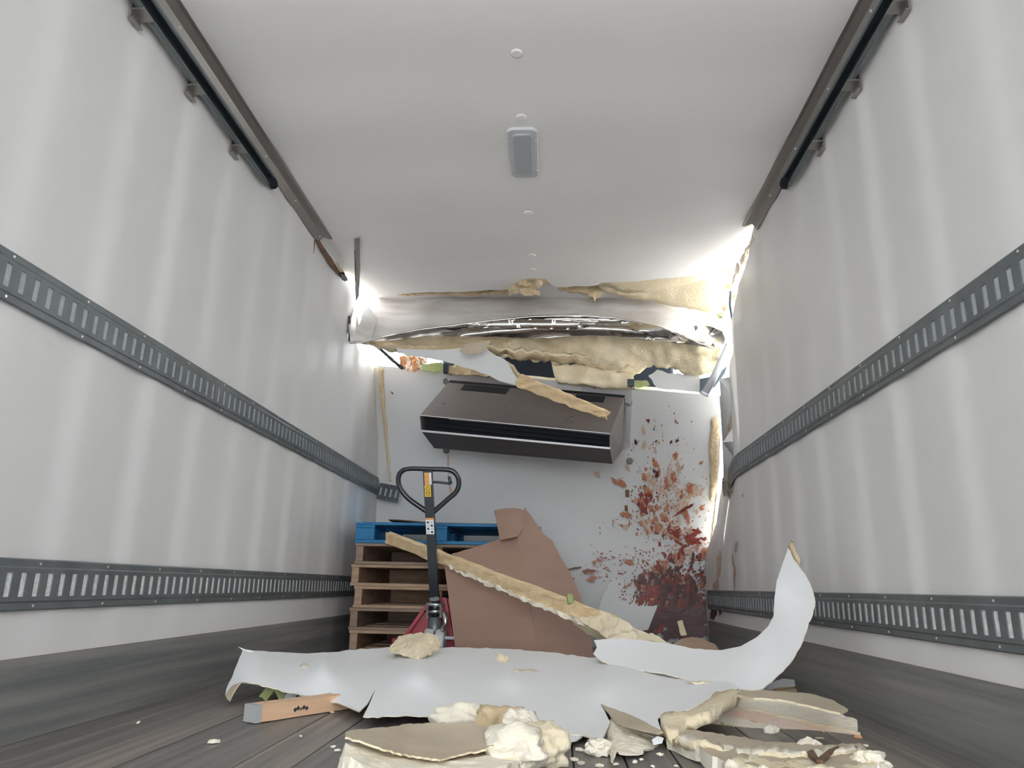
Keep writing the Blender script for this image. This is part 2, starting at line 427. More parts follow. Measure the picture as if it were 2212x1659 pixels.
# floor boards over a dark base
fl = box('floor', (XL - .06, YREAR, ZF - 0.06), (XR + .06, 5.62, ZF - 0.012), M['subfloor'])
tag(fl, 'dark wooden trailer floor', 'floor', kind='structure')
nb = 19; bw = (XR - XL) / nb
for i in range(nb):
    x0 = XL + i * bw
    box('floor_board', (x0 + .002, YREAR, ZF - 0.014), (x0 + bw - .002, 5.60, ZF + random.uniform(-.002, 0.0)), M['boardlight'] if i in (2, 5, 15, 17) else M['board'], fl, 0.0015)
# scuff bands (grey kick panels) standing proud of the liner foot
def scuff(name, x, s, label):
    o = [(YREAR, ZF, 0), (5.4, ZF, 0), (5.4, -0.2, 0), (YREAR, -0.2, 1)]
    b = cdt_sheet(name, [(a, c * .5, j) for a, c, j in o], lambda a, c: Vector((x + s * (0.010 + 0.002 * math.sin(a * 2.1)), a, c * 2)), 0.05, 0.012,
                  [M['scuff'], M['scuff'], M['rustwood']], jit=0.0022, seed=11)
    tag(b, label, 'baseboard', kind='structure')
    return b
scuff('baseboard_left', XL, 1, 'dark grey streaked kick panel below the left wall')
scuff('baseboard_right', XR, -1, 'dark grey streaked kick panel below the right wall')

# aluminium cove strips between walls and ceiling
def cove(name, x, s, y1, label):
    prof = [(0.004, -0.062), (0.010, -0.062), (0.012, -0.052), (0.030, -0.026), (0.054, -0.010), (0.066, -0.008), (0.066, -0.003), (0.004, -0.003)]
    ys = [YREAR + (y1 - YREAR) * i / 40 for i in range(41)]
    vs = []; fs = []; n = len(prof)
    for k, y in enumerate(ys):
        for j, (a, b) in enumerate(prof):
            yy = y
            if k == 40: yy += 0.05 * (1 if j in (4, 5, 6) else -0.2)
            vs.append((x + s * a, yy, ZC + b + 0.001 * math.sin(y * 7 + j)))
    for k in range(40):
        for j in range(n): fs.append((k * n + j, k * n + (j + 1) % n, (k + 1) * n + (j + 1) % n, (k + 1) * n + j))
    fs += [tuple(range(n)), tuple(40 * n + j for j in range(n))[::-1]]
    o = mesh(name, vs, fs, M['alu'])
    bm = bmesh.new(); bm.from_mesh(o.data); bmesh.ops.recalc_face_normals(bm, faces=bm.faces); bm.to_mesh(o.data); bm.free()
    tag(o, label, 'trim', kind='structure')
    y = 0.9; k = 0
    while y < y1:
        disc('rivet', (x + s * 0.022, y, ZC - 0.036), (s * 0.7, 0, -0.7), 0.006, 0.004, M['rivet'], o, 8)
        y += 0.40
    return o
cove('trim_1', XL, 1, 3.74, 'grey aluminium cove strip along the left ceiling edge')
cove('trim_2', XR, -1, 3.62, 'grey aluminium cove strip along the right ceiling edge')

# front bulkhead panel, its top pushed back into the cargo space
front_ctrl = [(815, 790, 5.12), (1000, 800, 5.10), (1200, 825, 5.03), (1400, 842, 4.99), (1578, 857, 4.95),
              (828, 900, 5.32), (1100, 930, 5.28), (1350, 930, 5.22), (1555, 930, 5.12), (842, 1040, 5.47), (1200, 1050, 5.46), (1545, 1060, 5.32),
              (845, 1200, 5.52), (1200, 1200, 5.52), (1535, 1200, 5.47), (850, 1385, 5.54), (1200, 1385, 5.54), (1535, 1385, 5.53), (1535, 1300, 5.52)]
front_y = tps(front_ctrl)
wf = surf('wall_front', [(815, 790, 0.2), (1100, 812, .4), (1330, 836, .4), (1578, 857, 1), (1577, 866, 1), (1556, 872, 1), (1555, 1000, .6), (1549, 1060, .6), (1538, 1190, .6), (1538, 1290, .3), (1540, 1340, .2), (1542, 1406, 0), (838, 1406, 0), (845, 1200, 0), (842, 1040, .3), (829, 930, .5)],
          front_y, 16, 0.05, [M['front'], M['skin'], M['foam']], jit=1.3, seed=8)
tag(wf, 'white front bulkhead wall, torn along its top', 'wall', kind='structure')
surf('liner_return', [(770, 800), (818, 792), (834, 930), (850, 1040), (846, 1200), (846, 1406), (760, 1406), (765, 1100)], lambda u, v: front_y(u, v) + 0.045, 16, 0.01, [M['front']], parent=wf, jit=.5, seed=13)
surf('exposed_foam_edge', [(816, 792), (827, 795), (832, 870), (838, 960), (846, 1040), (841, 1040), (832, 960), (823, 880)], front_y, 7, 0.004, [M['foamo']], parent=wf, off=0.005, jit=1.5, seed=2)
surf('exposed_foam_edge', [(1537, 905), (1553, 898), (1553, 960), (1549, 1040), (1540, 1085), (1532, 1080), (1534, 1020), (1531, 960)], front_y, 7, 0.004, [M['foamo']], parent=wf, off=0.005, jit=1.5, seed=3)
surf('exposed_foam_edge', [(1546, 1085), (1549, 1065), (1540, 1190), (1531, 1250), (1527, 1250), (1534, 1180)], front_y, 7, 0.004, [M['foamo']], parent=wf, off=0.005, jit=1.2, seed=4)
for u, v in ((964, 824), (1358, 870), (964, 973), (1360, 996)):
    p = P(u, v, front_y(u, v) - 0.002); disc('bolt_cap', p, (0, -1, 0), 0.024, 0.012, M['cap'], wf, 16)
for u, v, a, b in ((1355, 1066, 9, 15), (1353, 1098, 7, 13), (846, 848, 3, 3), (848, 850, 3, 3), (1494, 911, 3, 2)):
    surf('screw_hole', [(u - a / 2, v - b / 2), (u + a / 2, v - b / 2), (u + a / 2, v + b / 2), (u - a / 2, v + b / 2)], front_y, 6, 0.003, [M['rustwood']], parent=wf, off=0.004, jit=.8, seed=u)
surf('rust_streak', [(966, 984), (970, 984), (971, 1040), (977, 1060), (978, 1068), (972, 1066), (968, 1040)], front_y, 6, 0.002, [M['sauce3']], parent=wf, off=0.003, jit=.5, seed=5)
# lower liner pulled out in a shallow fold near the floor
surf('liner_fold', [(1285, 1340), (1300, 1290), (1322, 1250), (1400, 1255), (1420, 1310), (1400, 1360), (1290, 1380)], lambda u, v: front_y(u, v) - 0.006 - 0.10 * sstep(1250, 1380, v), 12, 0.003, [M['front']], parent=wf, seed=9)

# sauce thrown against the bulkhead: flat scraps, the big dark ones low down painted as shade too
def splats(name, items, depth, parent, off, rng):
    V = []; Fc = []; I = []; lay = 0
    for (u, v, L, W, ang, mi) in items:
        n = 22 if L > 8 else 9; b = len(V); lay += 1
        o = off + 0.00002 * lay
        ca, sa = math.cos(ang), math.sin(ang); ph = rng.uniform(0, 99)
        for k in range(n):
            t = 2 * math.pi * k / n
            r = 1 + 0.6 * noise.noise(Vector((math.cos(t) * 1.5 + ph, math.sin(t) * 1.5, ph))) + rng.uniform(-.34, .30) * (1 if L > 8 else .4)
            x = math.cos(t) * L / 2 * r; y = math.sin(t) * W / 2 * r
            uu, vv = u + x * ca - y * sa, v + x * sa + y * ca
            V.append(P(uu, vv, depth(uu, vv) - o))
        V.append(P(u, v, depth(u, v) - o - 0.0006))
        for k in range(n):
            Fc.append((b + k, b + (k + 1) % n, b + n)); I.append(mi)
    o = mesh(name, V, Fc, [M['sauce1'], M['sauce2'], M['sauce3'], M['sauce_shade']], parent, I)
    return tag(o, kind='stuff')
rng = random.Random(21)
it = []
def cluster(cu, cv, su, sv, n, L, mats_, ang=None, spread=0.6):
    for _ in range(n):
        u = rng.gauss(cu, su); v = rng.gauss(cv, sv)
        if u > 1531 - (v - 1000) * 0.01 or v < 885: continue
        a = (ang if ang is not None else math.atan2(v - 1260, u - 1440)) + rng.uniform(-spread, spread)
        l = L * rng.choice((0.25, 0.35, 0.5, 0.7, 0.9, 1.3)) * rng.uniform(.8, 1.2)
        it.append((u, v, l, l * rng.uniform(0.3, 0.75), a, rng.choice(mats_)))
        for _k in range(2):
            l2 = rng.uniform(1.5, 4)
            it.append((u + rng.gauss(0, L), v + rng.gauss(0, L), l2 * 1.4, l2 * .7, a, rng.choice(mats_)))
cluster(1455, 1075, 38, 34, 70, 17, [2, 2, 2, 1])
cluster(1440, 1020, 32, 22, 22, 15, [2, 1, 2], 1.5, .3)
cluster(1490, 1070, 26, 12, 16, 17, [2, 2, 1])
cluster(1432, 1105, 34, 26, 34, 14, [1, 2, 1, 2])
cluster(1395, 1078, 11, 9, 20, 20, [0, 0, 1])
cluster(1385, 1092, 6, 10, 10, 14, [0])
cluster(1430, 1140, 24, 12, 28, 18, [1, 1, 0])
cluster(1415, 1132, 14, 10, 12, 14, [1, 2])
cluster(1468, 1158, 14, 8, 16, 17, [0, 0, 1], .5, .3)
cluster(1498, 1166, 13, 7, 16, 18, [0], -.3, .4)
cluster(1455, 1200, 36, 12, 46, 14, [1, 1, 0, 2])
cluster(1518, 1195, 6, 9, 12, 18, [1, 0])
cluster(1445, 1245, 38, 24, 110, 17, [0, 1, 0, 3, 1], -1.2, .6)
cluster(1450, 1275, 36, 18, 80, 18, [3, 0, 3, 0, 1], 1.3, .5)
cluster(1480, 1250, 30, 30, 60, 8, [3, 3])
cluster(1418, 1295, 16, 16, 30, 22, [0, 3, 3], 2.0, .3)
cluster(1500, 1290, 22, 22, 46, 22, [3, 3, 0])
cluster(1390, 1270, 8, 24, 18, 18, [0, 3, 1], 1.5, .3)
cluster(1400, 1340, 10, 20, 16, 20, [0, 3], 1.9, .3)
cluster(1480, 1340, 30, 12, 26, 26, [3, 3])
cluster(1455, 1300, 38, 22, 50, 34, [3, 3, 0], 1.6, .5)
cluster(1480, 1345, 32, 16, 50, 44, [3], 0, .5)  # big dark blobs paint in the shadow at the lower right
cluster(1370, 1180, 45, 80, 30, 7, [0, 1, 3])
cluster(1420, 960, 30, 40, 26, 9, [1, 2, 3])
cluster(1320, 1210, 36, 22, 24, 12, [0, 1], .1, .4)
for e in ((1290, 1025, 18, 9, .8, 2), (1330, 1040, 22, 8, .6, 1), (1343, 1045, 24, 12, .9, 1), (1352, 1112, 26, 12, .3, 1), (1390, 930, 8, 22, -.15, 2), (1400, 909, 10, 6, 1, 0), (1352, 1138, 14, 10, .2, 2),
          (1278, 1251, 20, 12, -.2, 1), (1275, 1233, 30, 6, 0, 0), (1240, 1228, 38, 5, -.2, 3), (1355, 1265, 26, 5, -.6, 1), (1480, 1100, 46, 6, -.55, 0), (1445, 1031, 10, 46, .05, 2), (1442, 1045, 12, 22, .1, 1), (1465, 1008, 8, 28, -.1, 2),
          (1360, 1213, 18, 10, .3, 1), (1357, 1010, 18, 7, 1.0, 2), (1391, 962, 8, 18, .1, 2)):
    it.append(e)
splats('sauce_and_shade_splats', it, front_y, wf, 0.006, rng)

def rwall_y(u, v): return ry(u, v)[0]
it2 = [(1580, 1060, 6, 18, 0, 2), (1604, 1070, 5, 9, 0, 2), (1586, 1240, 6, 60, .02, 2), (1583, 1210, 5, 30, 0, 2), (1590, 1180, 6, 26, .05, 2), (1552, 1220, 10, 60, .05, 2), (1547, 1270, 12, 40, 0, 2), (1556, 1315, 9, 30, 0, 3), (1540, 1320, 14, 40, 0, 3)]
splats('sauce_and_shade_splats', it2, rwall_y, wr, 0.012, rng)

# ================================================================ logistics rails (slotted)
def rail(name, frame, y0, y1, label, backmat, pitch=0.0508, group='slotted logistics rails on the side walls'):
    """frame(s, h, o): s along the rail, h up, o out of the wall"""
    lo = frame(y0, 0, 0)
    r = root(name, lo, label, 'rail', group)
    rows = [(-.0635, .003), (-.0600, .006), (-.0440, .006), (-.0400, .009), (-.0290, .009), (.0290, .009), (.0400, .009), (.0440, .006), (.0600, .006), (.0635, .003)]
    V = []; Fc = []
    n = int((y1 - y0) / pitch); cols = [y0]
    for i in range(n):
        c = y0 + (i + .5) * pitch; cols += [c - .0105, c + .0105]
    cols.append(y1)
    m = len(rows)
    for s in cols:
        for h, o in rows: V.append(frame(s, h, o))
    for i in range(len(cols) - 1):
        for j in range(m - 1):
            if j == 4 and i % 2 == 1:
                b = len(V)
                q = [(cols[i], rows[4][0]), (cols[i + 1], rows[4][0]), (cols[i + 1], rows[5][0]), (cols[i], rows[5][0])]
                for s, h in q: V.append(frame(s, h, .0063))
                fr = [i * m + 4, (i + 1) * m + 4, (i + 1) * m + 5, i * m + 5]
                for k in range(4): Fc.append((fr[k], fr[(k + 1) % 4], b + (k + 1) % 4, b + k))
                continue
            Fc.append((i * m + j, (i + 1) * m + j, (i + 1) * m + j + 1, i * m + j + 1))
    o = mesh('slotted_plate', V, Fc, M['galv'], r)
    V = []; Fc = []
    ns = max(1, int((y1 - y0) / .1))
    for i in range(ns + 1):
        s = y0 + (y1 - y0) * i / ns
        V += [frame(s, -.042, .0058), frame(s, .042, .0058)]
    for i in range(ns): Fc.append((2 * i, 2 * i + 2, 2 * i + 3, 2 * i + 1))
    mesh('backing_strip', V, Fc, backmat, r)
    bm = bmesh.new(); s = y0 + .1
    while s < y1:
        for h in (-.052, .052):
            a, b = frame(s, h, .006), frame(s, h, .008)
            bm_tube(bm, [a, b], .0035, 8)
        s += 0.3
    tag(frombm('rivets', bm, M['rivet'], r), kind='stuff')
    return r
def lf(z0, drop=0.0):
    return lambda s, h, o: Vector((XL + 0.004 + o + 0.0035, s, z0 + h))
def rf(z0):
    def f(s, h, o):
        return Vector((XR - 0.0075 - o + (0.085 * sstep(4.3, 5.1, s) if z0 > .3 else 0), s, z0 + h - 0.03 * sstep(4.2, 5.2, s) * (1 if z0 > .3 else 0)))
    return f
rail('logistics_rail', lf(0.703), 0.6, 5.50, 'upper grey slotted rail on the left wall', M['slotback'])
rail('logistics_rail', lf(-0.022), 0.6, 5.42, 'lower grey slotted rail on the left wall, just above the kick panel', M['slotfoil'])
rail('logistics_rail', rf(0.703), 0.6, 5.10, 'upper grey slotted rail on the right wall', M['slotback'])
rail('logistics_rail', rf(-0.062), 0.6, 5.36, 'lower grey slotted rail on the right wall, behind the curled liner strip', M['slotfoil'])
cA, cB = P(822, 1061, 5.46), P(868, 1070, 5.36)
dd = (cB - cA); LL = dd.length; dd.normalize()
upv = Vector((0.0, 0.02, 1)); upv = (upv - dd * upv.dot(dd)).normalized(); ov = upv.cross(dd)
if ov.y > 0: ov = -ov
rail('logistics_rail', lambda s, h, o: cA + dd * s + upv * h * .95 + ov * (o + .02), 0.0, LL, 'short stub of slotted rail bent round the far left corner', M['slotback'])

# dark tracks under the ceiling edges, held off the wall by brackets
def track(name, x, s, z, y0, y1, ybr, label):
    r = root(name, (x, y0, z), label, 'rail', 'dark ceiling tracks')
    prof = [(0.020, -.022), (0.034, -.026), (0.042, -.022), (0.042, -.013), (0.036, -.012), (0.034, -.017), (0.030, -.016), (0.026, .018), (0.056, .020), (0.058, .012), (0.066, .012), (0.066, .024), (0.058, .028), (0.020, .026)]
    V = []; Fc = []; n = len(prof); ys = [y0, (y0 + y1) / 2, y1 - .04, y1]
    for k, y in enumerate(ys):
        for a, b in prof: V.append((x + s * (a if k < 3 else .03 + (a - .03) * .5), y, z + b * (1 if k < 3 else .75)))
    for k in range(3):
        for j in range(n): Fc.append((k * n + j, k * n + (j + 1) % n, (k + 1) * n + (j + 1) % n, (k + 1) * n + j))
    idx = []
    for k in range(3):
        for j in range(n): idx.append(0 if j in (4, 5, 6, 7, 8) else 1)
    o = mesh('track_channel', V, Fc, [M['darkrail'], M['greyrail']], r, idx)
    bm = bmesh.new(); bm.from_mesh(o.data); bmesh.ops.recalc_face_normals(bm, faces=bm.faces); bm.to_mesh(o.data); bm.free()
    box('track_web', (min(x + s * .026, x + s * .034), y0, z - .020), (max(x + s * .026, x + s * .034), y1 - .045, z + .022), M['darkrail'], r)
    disc('end_stop', (x + s * .045, y1 - .05, z), (0, 1, 0), .024, .045, M['black'], r, 12, .4)
    for y in ybr:
        bm = bmesh.new()
        bm_box(bm, (min(x + s * .004, x + s * .010), y - .028, z - .062), (max(x + s * .004, x + s * .010), y + .028, z + .03))
        bm_box(bm, (min(x + s * .008, x + s * .05), y - .028, z - .034), (max(x + s * .008, x + s * .05), y + .028, z - .027))
        bm_box(bm, (min(x + s * .004, x + s * .020), y - .028, z - .066), (max(x + s * .004, x + s * .020), y + .028, z - .061))
        frombm('bracket', bm, M['alu'], r)
    return r
track('ceiling_track', XL, 1, 1.752, 0.7, 2.98, (0.9, 1.17, 1.52, 1.885, 2.25, 2.63), 'dark steel track hung below the left ceiling edge')
track('ceiling_track', XR, -1, 1.752, 0.7, 3.03, (0.9, 1.2, 1.56, 1.93, 2.295, 2.66), 'dark steel track hung below the right ceiling edge')

# ceiling lamp
lx, ly, lz = -0.1535, 2.957, ZC - 0.004
lr = root('ceiling_lamp', (lx, ly, lz), 'pale grey rounded rectangular lamp set in the ceiling', 'lamp')
def rrect(hx, hy, r, n=6):
    o = []
    for cx, cy, a in ((hx - r, hy - r, 0), (-hx + r, hy - r, 90), (-hx + r, -hy + r, 180), (hx - r, -hy + r, 270)):
        for k in range(n + 1):
            t = math.radians(a + 90 * k / n); o.append((cx + r * math.cos(t), cy + r * math.sin(t)))
    return o
def plate(name, rings, m, parent):
    V = []; Fc = []; n = len(rings[0][0])
    for ring, z in rings: V += [(lx + x, ly + y, z) for x, y in ring]
    for k in range(len(rings) - 1):
        for j in range(n): Fc.append((k * n + j, k * n + (j + 1) % n, (k + 1) * n + (j + 1) % n, (k + 1) * n + j))
    Fc.append(tuple((len(rings) - 1) * n + j for j in range(n)))
    o = mesh(name, V, Fc, m, parent)
    bm = bmesh.new(); bm.from_mesh(o.data); bmesh.ops.recalc_face_normals(bm, faces=bm.faces); bm.to_mesh(o.data); bm.free()
    return o
plate('bezel', [(rrect(.067, .196, .035), lz + .005), (rrect(.067, .196, .035), lz - .004), (rrect(.063, .192, .032), lz - .009), (rrect(.050, .172, .022), lz - .010)], M['lamp'], lr)
plate('lens', [(rrect(.044, .165, .02), lz - .006), (rrect(.043, .164, .02), lz - .013), (rrect(.038, .158, .018), lz - .016)], M['lens'], lr)
for a in (-1, 1):
    for b in (-.11, .125): disc('screw', (lx + a * .056, ly + b, lz - .0085), (0, 0, -1), .0055, .004, M['rivet'], lr, 8)

# ================================================================ refrigeration housing behind the bulkhead
rh = root('refrigeration_housing', (0, 5.75, ZF), 'dark housing of the cooling unit seen through the hole above the bulkhead', 'housing')
box('cabinet', (-0.92, 5.66, ZF), (0.92, 6.25, 2.02), M['black'], rh, 0.02)
box('sky_blocker', (-1.42, 5.66, ZF), (-0.93, 5.69, 1.46), M['skin'], rh)  # added panel that keeps sky light out of the left gap
box('mounting_plate', (-0.85, 5.63, 0.3), (0.85, 5.66, 1.8), M['grille'], rh)

# ================================================================ crushed header at the far end of the roof
hd = root('crushed_header', P(1150, 690, 4.75), 'crumpled grey header of sheet metal hanging from the broken roof edge', 'sheet metal')
lip = [(757, 704, 4.48), (785, 728, 4.47), (850, 722, 4.55), (900, 712, 4.60), (1050, 694, 4.68), (1150, 683, 4.72), (1250, 681, 4.74), (1330, 688, 4.72), (1420, 706, 4.66), (1500, 738, 4.58), (1568, 748, 4.50)]
top = [(771, 652, 4.62), (800, 632, 4.85), (1000, 618, 4.92), (1150, 612, 4.95), (1300, 612, 4.95), (1420, 640, 4.9), (1530, 660, 4.8), (1590, 680, 4.6)]
hsheet = [(771, 655, .5), (790, 650, .4), (800, 622, 1), (1000, 614, 1), (1150, 608, 1), (1300, 606, 1), (1420, 632, 1), (1480, 655, .6), (1535, 668, .6), (1575, 690, .4), (1580, 716, .3), (1568, 744, 0), (1500, 738, 0), (1420, 706, 0), (1330, 688, 0), (1250, 681, 0), (1150, 683, 0), (1050, 694, 0), (900, 714, 0), (830, 730, 0), (785, 740, .2), (757, 738, 0), (753, 700, 0)]
hy = tps(lip + top)
surf('header_sheet', hsheet, hy, 13, 0.004, [M['header'], M['alu'], M['alu']], parent=hd, jit=2.0, seed=14, bump=0.018, bscale=4)
# bright metal lip rolled over, creased lengthwise
def lip_y(u, v):
    t = (v - (690 + abs(u - 1190) ** 1.6 * 0.0024)) / 40.0
    return hy(u, 700) * 0 + 4.60 + 0.10 * math.cos((u - 1190) / 330.0) - 0.06 * math.sin(math.pi * min(1, max(0, t))) + 0.03 * math.sin(t * 8 + (u - 1000) / 140.0) + 0.008 * math.sin(u / 90.0 + t * 3)
surf('rolled_lip', [(788, 738, 0), (850, 724, 0), (900, 712, 0), (1050, 693, 0), (1150, 682, 0), (1250, 680, 0), (1330, 686, 0), (1420, 704, 0), (1490, 730, 0), (1545, 752, .5), (1480, 742, .6), (1400, 733, .6), (1330, 727, .5), (1270, 724, .6), (1150, 731, .5), (1040, 727, .6), (930, 724, .5), (850, 735, .4)],
     lip_y, 8, 0.003, [M['chrome'], M['alu'], M['chrome']], parent=hd, jit=1.0, seed=15)
tube('lip_bead', [P(u, v, y - .06) for u, v, y in ((788, 738, 4.55), (900, 713, 4.62), (1050, 694, 4.68), (1150, 684, 4.70), (1250, 681, 4.72), (1330, 687, 4.70), (1420, 706, 4.66), (1500, 738, 4.58), (1540, 753, 4.55))], 0.006, M['chrome'], hd, 6)
def fold_y(u, v): return 4.56 + 0.05 * math.cos((u - 1150) / 160.0) - 0.03 * math.sin((v - 690) / 6.0)
surf('metal_crease', [(1010, 700, 0), (1080, 692, 0), (1160, 688, 0), (1240, 694, 0), (1275, 706, 0), (1240, 712, 0), (1100, 708, 0)], fold_y, 7, 0.002, [M['chrome']], parent=hd, seed=16)
surf('metal_crease', [(1330, 692, 0), (1400, 700, 0), (1450, 716, 0), (1490, 738, 0), (1420, 728, 0), (1370, 712, 0)], lambda u, v: 4.54 - 0.03 * math.sin((v - 690) / 7.0 + u / 60.0), 7, 0.002, [M['chrome']], parent=hd, seed=17)
surf('dented_corner', [(1498, 704), (1512, 702), (1535, 705), (1560, 716), (1566, 732), (1563, 744), (1548, 750), (1526, 742), (1508, 726)], lambda u, v: 4.50 + 0.05 * math.sin((u - 1498) / 22.0) * math.sin((v - 700) / 16.0), 7, 0.002, [M['chrome'], M['alu'], M['alu']], parent=hd, seed=18)
# left cheek of the header, folded against the wall
surf('header_cheek', [(770, 655), (790, 652), (815, 690), (800, 735), (757, 738), (753, 700)], [(770, 655, 4.60), (790, 652, 4.62), (815, 690, 4.56), (800, 735, 4.50), (757, 738, 4.44), (753, 700, 4.44)], 12, 0.003, [M['header']], parent=hd, seed=19, off=.03)
bar('edge_angle', P(755, 683, 4.42), P(755, 737, 4.42), .012, .012, M['darkrail'], hd, up=(1, 0, 0))

# insulation torn open under the header
fh = root('header_foam', P(1180, 770, 4.95), 'long broken slab of tan insulation foam under the crumpled header', 'foam')
fhy = tps([(760, 738, 4.62), (900, 742, 4.80), (1100, 745, 4.88), (1300, 745, 4.88), (1450, 760, 4.80), (1560, 760, 4.66), (1100, 790, 4.98), (1300, 800, 4.98), (1450, 810, 4.92), (1540, 805, 4.80)])
surf('foam_slab', [(762, 735), (830, 730), (950, 728), (1060, 730), (1150, 731), (1280, 726), (1400, 732), (1480, 742), (1556, 756), (1549, 800), (1512, 812), (1440, 798), (1412, 790), (1382, 808), (1368, 812), (1300, 790), (1252, 782), (1230, 786), (1192, 786), (1180, 772), (1160, 785), (1120, 775), (1060, 762), (1000, 752), (930, 752), (880, 764), (840, 758), (790, 745)],
     fhy, 8, 0.09, [M['foam'], M['foamo'], M['foam']], parent=fh, jit=3.0, seed=20, bump=0.05, bscale=7, smooth=True)
surf('foam_crust', [(800, 738), (900, 748), (1010, 742), (1120, 760), (1190, 765), (1300, 778), (1370, 790), (1340, 800), (1250, 786), (1150, 780), (1060, 764), (960, 757), (860, 760)], lambda u, v: fhy(u, v) - 0.05 - .03 * math.sin((v - 740) / 9.), 9, 0.03, [M['foamo'], M['foamo'], M['foam']], parent=fh, jit=3.0, seed=22, bump=0.03, bscale=14, smooth=True)
surf('foam_slab', [(1192, 788), (1250, 786), (1310, 792), (1368, 808), (1372, 838), (1300, 834), (1205, 824), (1197, 806)], [(1192, 788, 4.97), (1370, 808, 4.93), (1372, 838, 4.92), (1205, 824, 4.97)], 9, 0.05, [M['foam'], M['foamo'], M['foam']], parent=fh, jit=2.0, seed=23, bump=0.035, bscale=12, smooth=True)
surf('foam_slab', [(970, 790), (1020, 780), (1060, 800), (1068, 812), (968, 808)], [(970, 790, 5.08), (1060, 800, 5.06), (968, 808, 5.08), (1068, 812, 5.05)], 9, 0.06, [M['foamo']], parent=fh, jit=2.0, seed=24, bump=0.02, bscale=14, smooth=False)
surf('liner_scrap', [(1400, 812), (1420, 798), (1442, 806), (1512, 810), (1512, 848), (1420, 838)], [(1400, 812, 4.96), (1512, 810, 4.88), (1512, 848, 4.9), (1420, 838, 4.95)], 12, 0.004, [M['front']], parent=fh, jit=1.5, seed=25)
for k, o in enumerate(([(910, 788), (955, 782), (958, 800), (940, 803), (940, 810), (934, 803), (912, 800)], [(1370, 822), (1398, 822), (1404, 832), (1380, 838), (1370, 836)], [(1163, 595), (1170, 594), (1172, 612), (1164, 616)])):
    u, v = o[0]
    surf('green_tape', o, (lambda yy: (lambda a, b: yy))((5.05, 4.92, 4.42)[k]), 6, 0.004, [M['green']], parent=fh, jit=.8, seed=30 + k)
for k, (a, b) in enumerate((((958, 786), (968, 806)), ((1355, 820), (1370, 836)))):
    q0, q1 = P(*a, (5.04, 4.92)[k]), P(*b, (5.04, 4.92)[k])
    box('clamp', (q0.x, q0.y - .02, q1.z), (q1.x, q0.y + .03, q0.z), M['darkrail'], fh, .003)
# splintered timber and foil by the left gap
sp = root('splintered_timber', P(890, 785, 5.1), 'splintered orange timber and foil scraps at the left end of the foam', 'timber')
for k, (a, b) in enumerate((((868, 770), (872, 796)), ((880, 768), (884, 800)), ((890, 772), (899, 800)), ((899, 770), (905, 796)), ((908, 772), (900, 788)), ((918, 774), (912, 786)))):
    bar('splinter', P(*a, 5.02 + .01 * k), P(*b, 5.06), .035, .02, M['woodred'] if k % 2 == 0 else M['woodpale'], sp, up=(0, 1, 0), rough=.006, seed=k, n=6)
bar('wire_bundle', P(818, 752, 4.9), P(868, 795, 5.0), .016, .012, M['darkrail'], sp, up=(0, 1, 0), rough=.005, seed=9)

# ceiling foam block showing in the middle of the torn edge
ck = root('ceiling_foam_block', P(1135, 612, 4.45), 'torn tan foam lump with a green strip at the middle of the ceiling edge', 'foam')
surf('foam_lump', [(1100, 622), (1128, 600), (1165, 596), (1172, 615), (1150, 628), (1165, 640), (1120, 634), (1100, 640)], [(1100, 622, 4.48), (1165, 596, 4.36), (1165, 640, 4.5), (1100, 640, 4.52)], 8, 0.05, [M['foamo']], parent=ck, jit=2, seed=26, bump=.04, bscale=14, smooth=False)
# broken edge of foam along the ceiling line
surf('foam_rim', [(800, 631), (960, 630), (1080, 622), (1098, 624), (1096, 632), (990, 635), (860, 634)], lambda u, v: 4.66, 8, 0.03, [M['foamo']], parent=ck, jit=1.5, seed=27, bump=.02, bscale=14, smooth=False)
surf('foam_rim', [(1205, 622), (1290, 614), (1300, 628), (1285, 650), (1270, 634), (1230, 628)], lambda u, v: 4.60, 8, 0.03, [M['foamo']], parent=ck, jit=2.5, seed=28, bump=.02, bscale=14, smooth=False)
# big insulation slab sagging under the roof at the right
sf = surf('sagging_foam_slab', [(1292, 618), (1318, 608), (1400, 601), (1530, 590), (1548, 610), (1550, 660), (1532, 676), (1480, 664), (1420, 654), (1360, 645), (1310, 634)],
          [(1292, 618, 4.52), (1400, 601, 4.42), (1530, 590, 4.33), (1550, 660, 4.62), (1532, 676, 4.68), (1420, 654, 4.70), (1310, 634, 4.62)], 10, 0.05, [M['foam'], M['foam'], M['foam']], jit=2.0, seed=29, bump=.012, bscale=7, smooth=True)
tag(sf, 'wide cream insulation slab sagging from the roof beside the bright right gap', 'foam')
# ragged foam and wires hanging in the right gap
rg = root('torn_seam_insulation', P(1590, 620, 4.2), 'ragged bright foam and wiring hanging in the gap along the right wall', 'foam')
for k, (u, v, a, b) in enumerate(((1628, 520, .03, .03), (1618, 540, .03, .04), (1607, 560, .035, .045), (1597, 580, .04, .05), (1590, 602, .03, .04))):
    chunk('foam_tuft', P(u - 2, v, 3.72 + .11 * k), (a * .5, .07, b * .6), M['foamw'], rg, 40 + k, 2, .5)
for k, (u, v, mm) in enumerate(((1574, 586, 'woodred'), (1572, 618, 'green'), (1584, 640, 'green'), (1566, 664, 'woodred'), (1555, 682, 'green'))):
    chunk('foam_tuft', P(u, v, 4.45 + .04 * k), (.02, .03, .022), M[mm], rg, 60 + k, 2, .6)
tube('cable', [P(u, v, y) for u, v, y in ((1578, 628, 4.35), (1577, 660, 4.4), (1582, 690, 4.42), (1587, 715, 4.45), (1586, 760, 4.5), (1584, 800, 4.6), (1579, 840, 4.75), (1570, 858, 4.85))], 0.008, M['hose'], rg, 8)
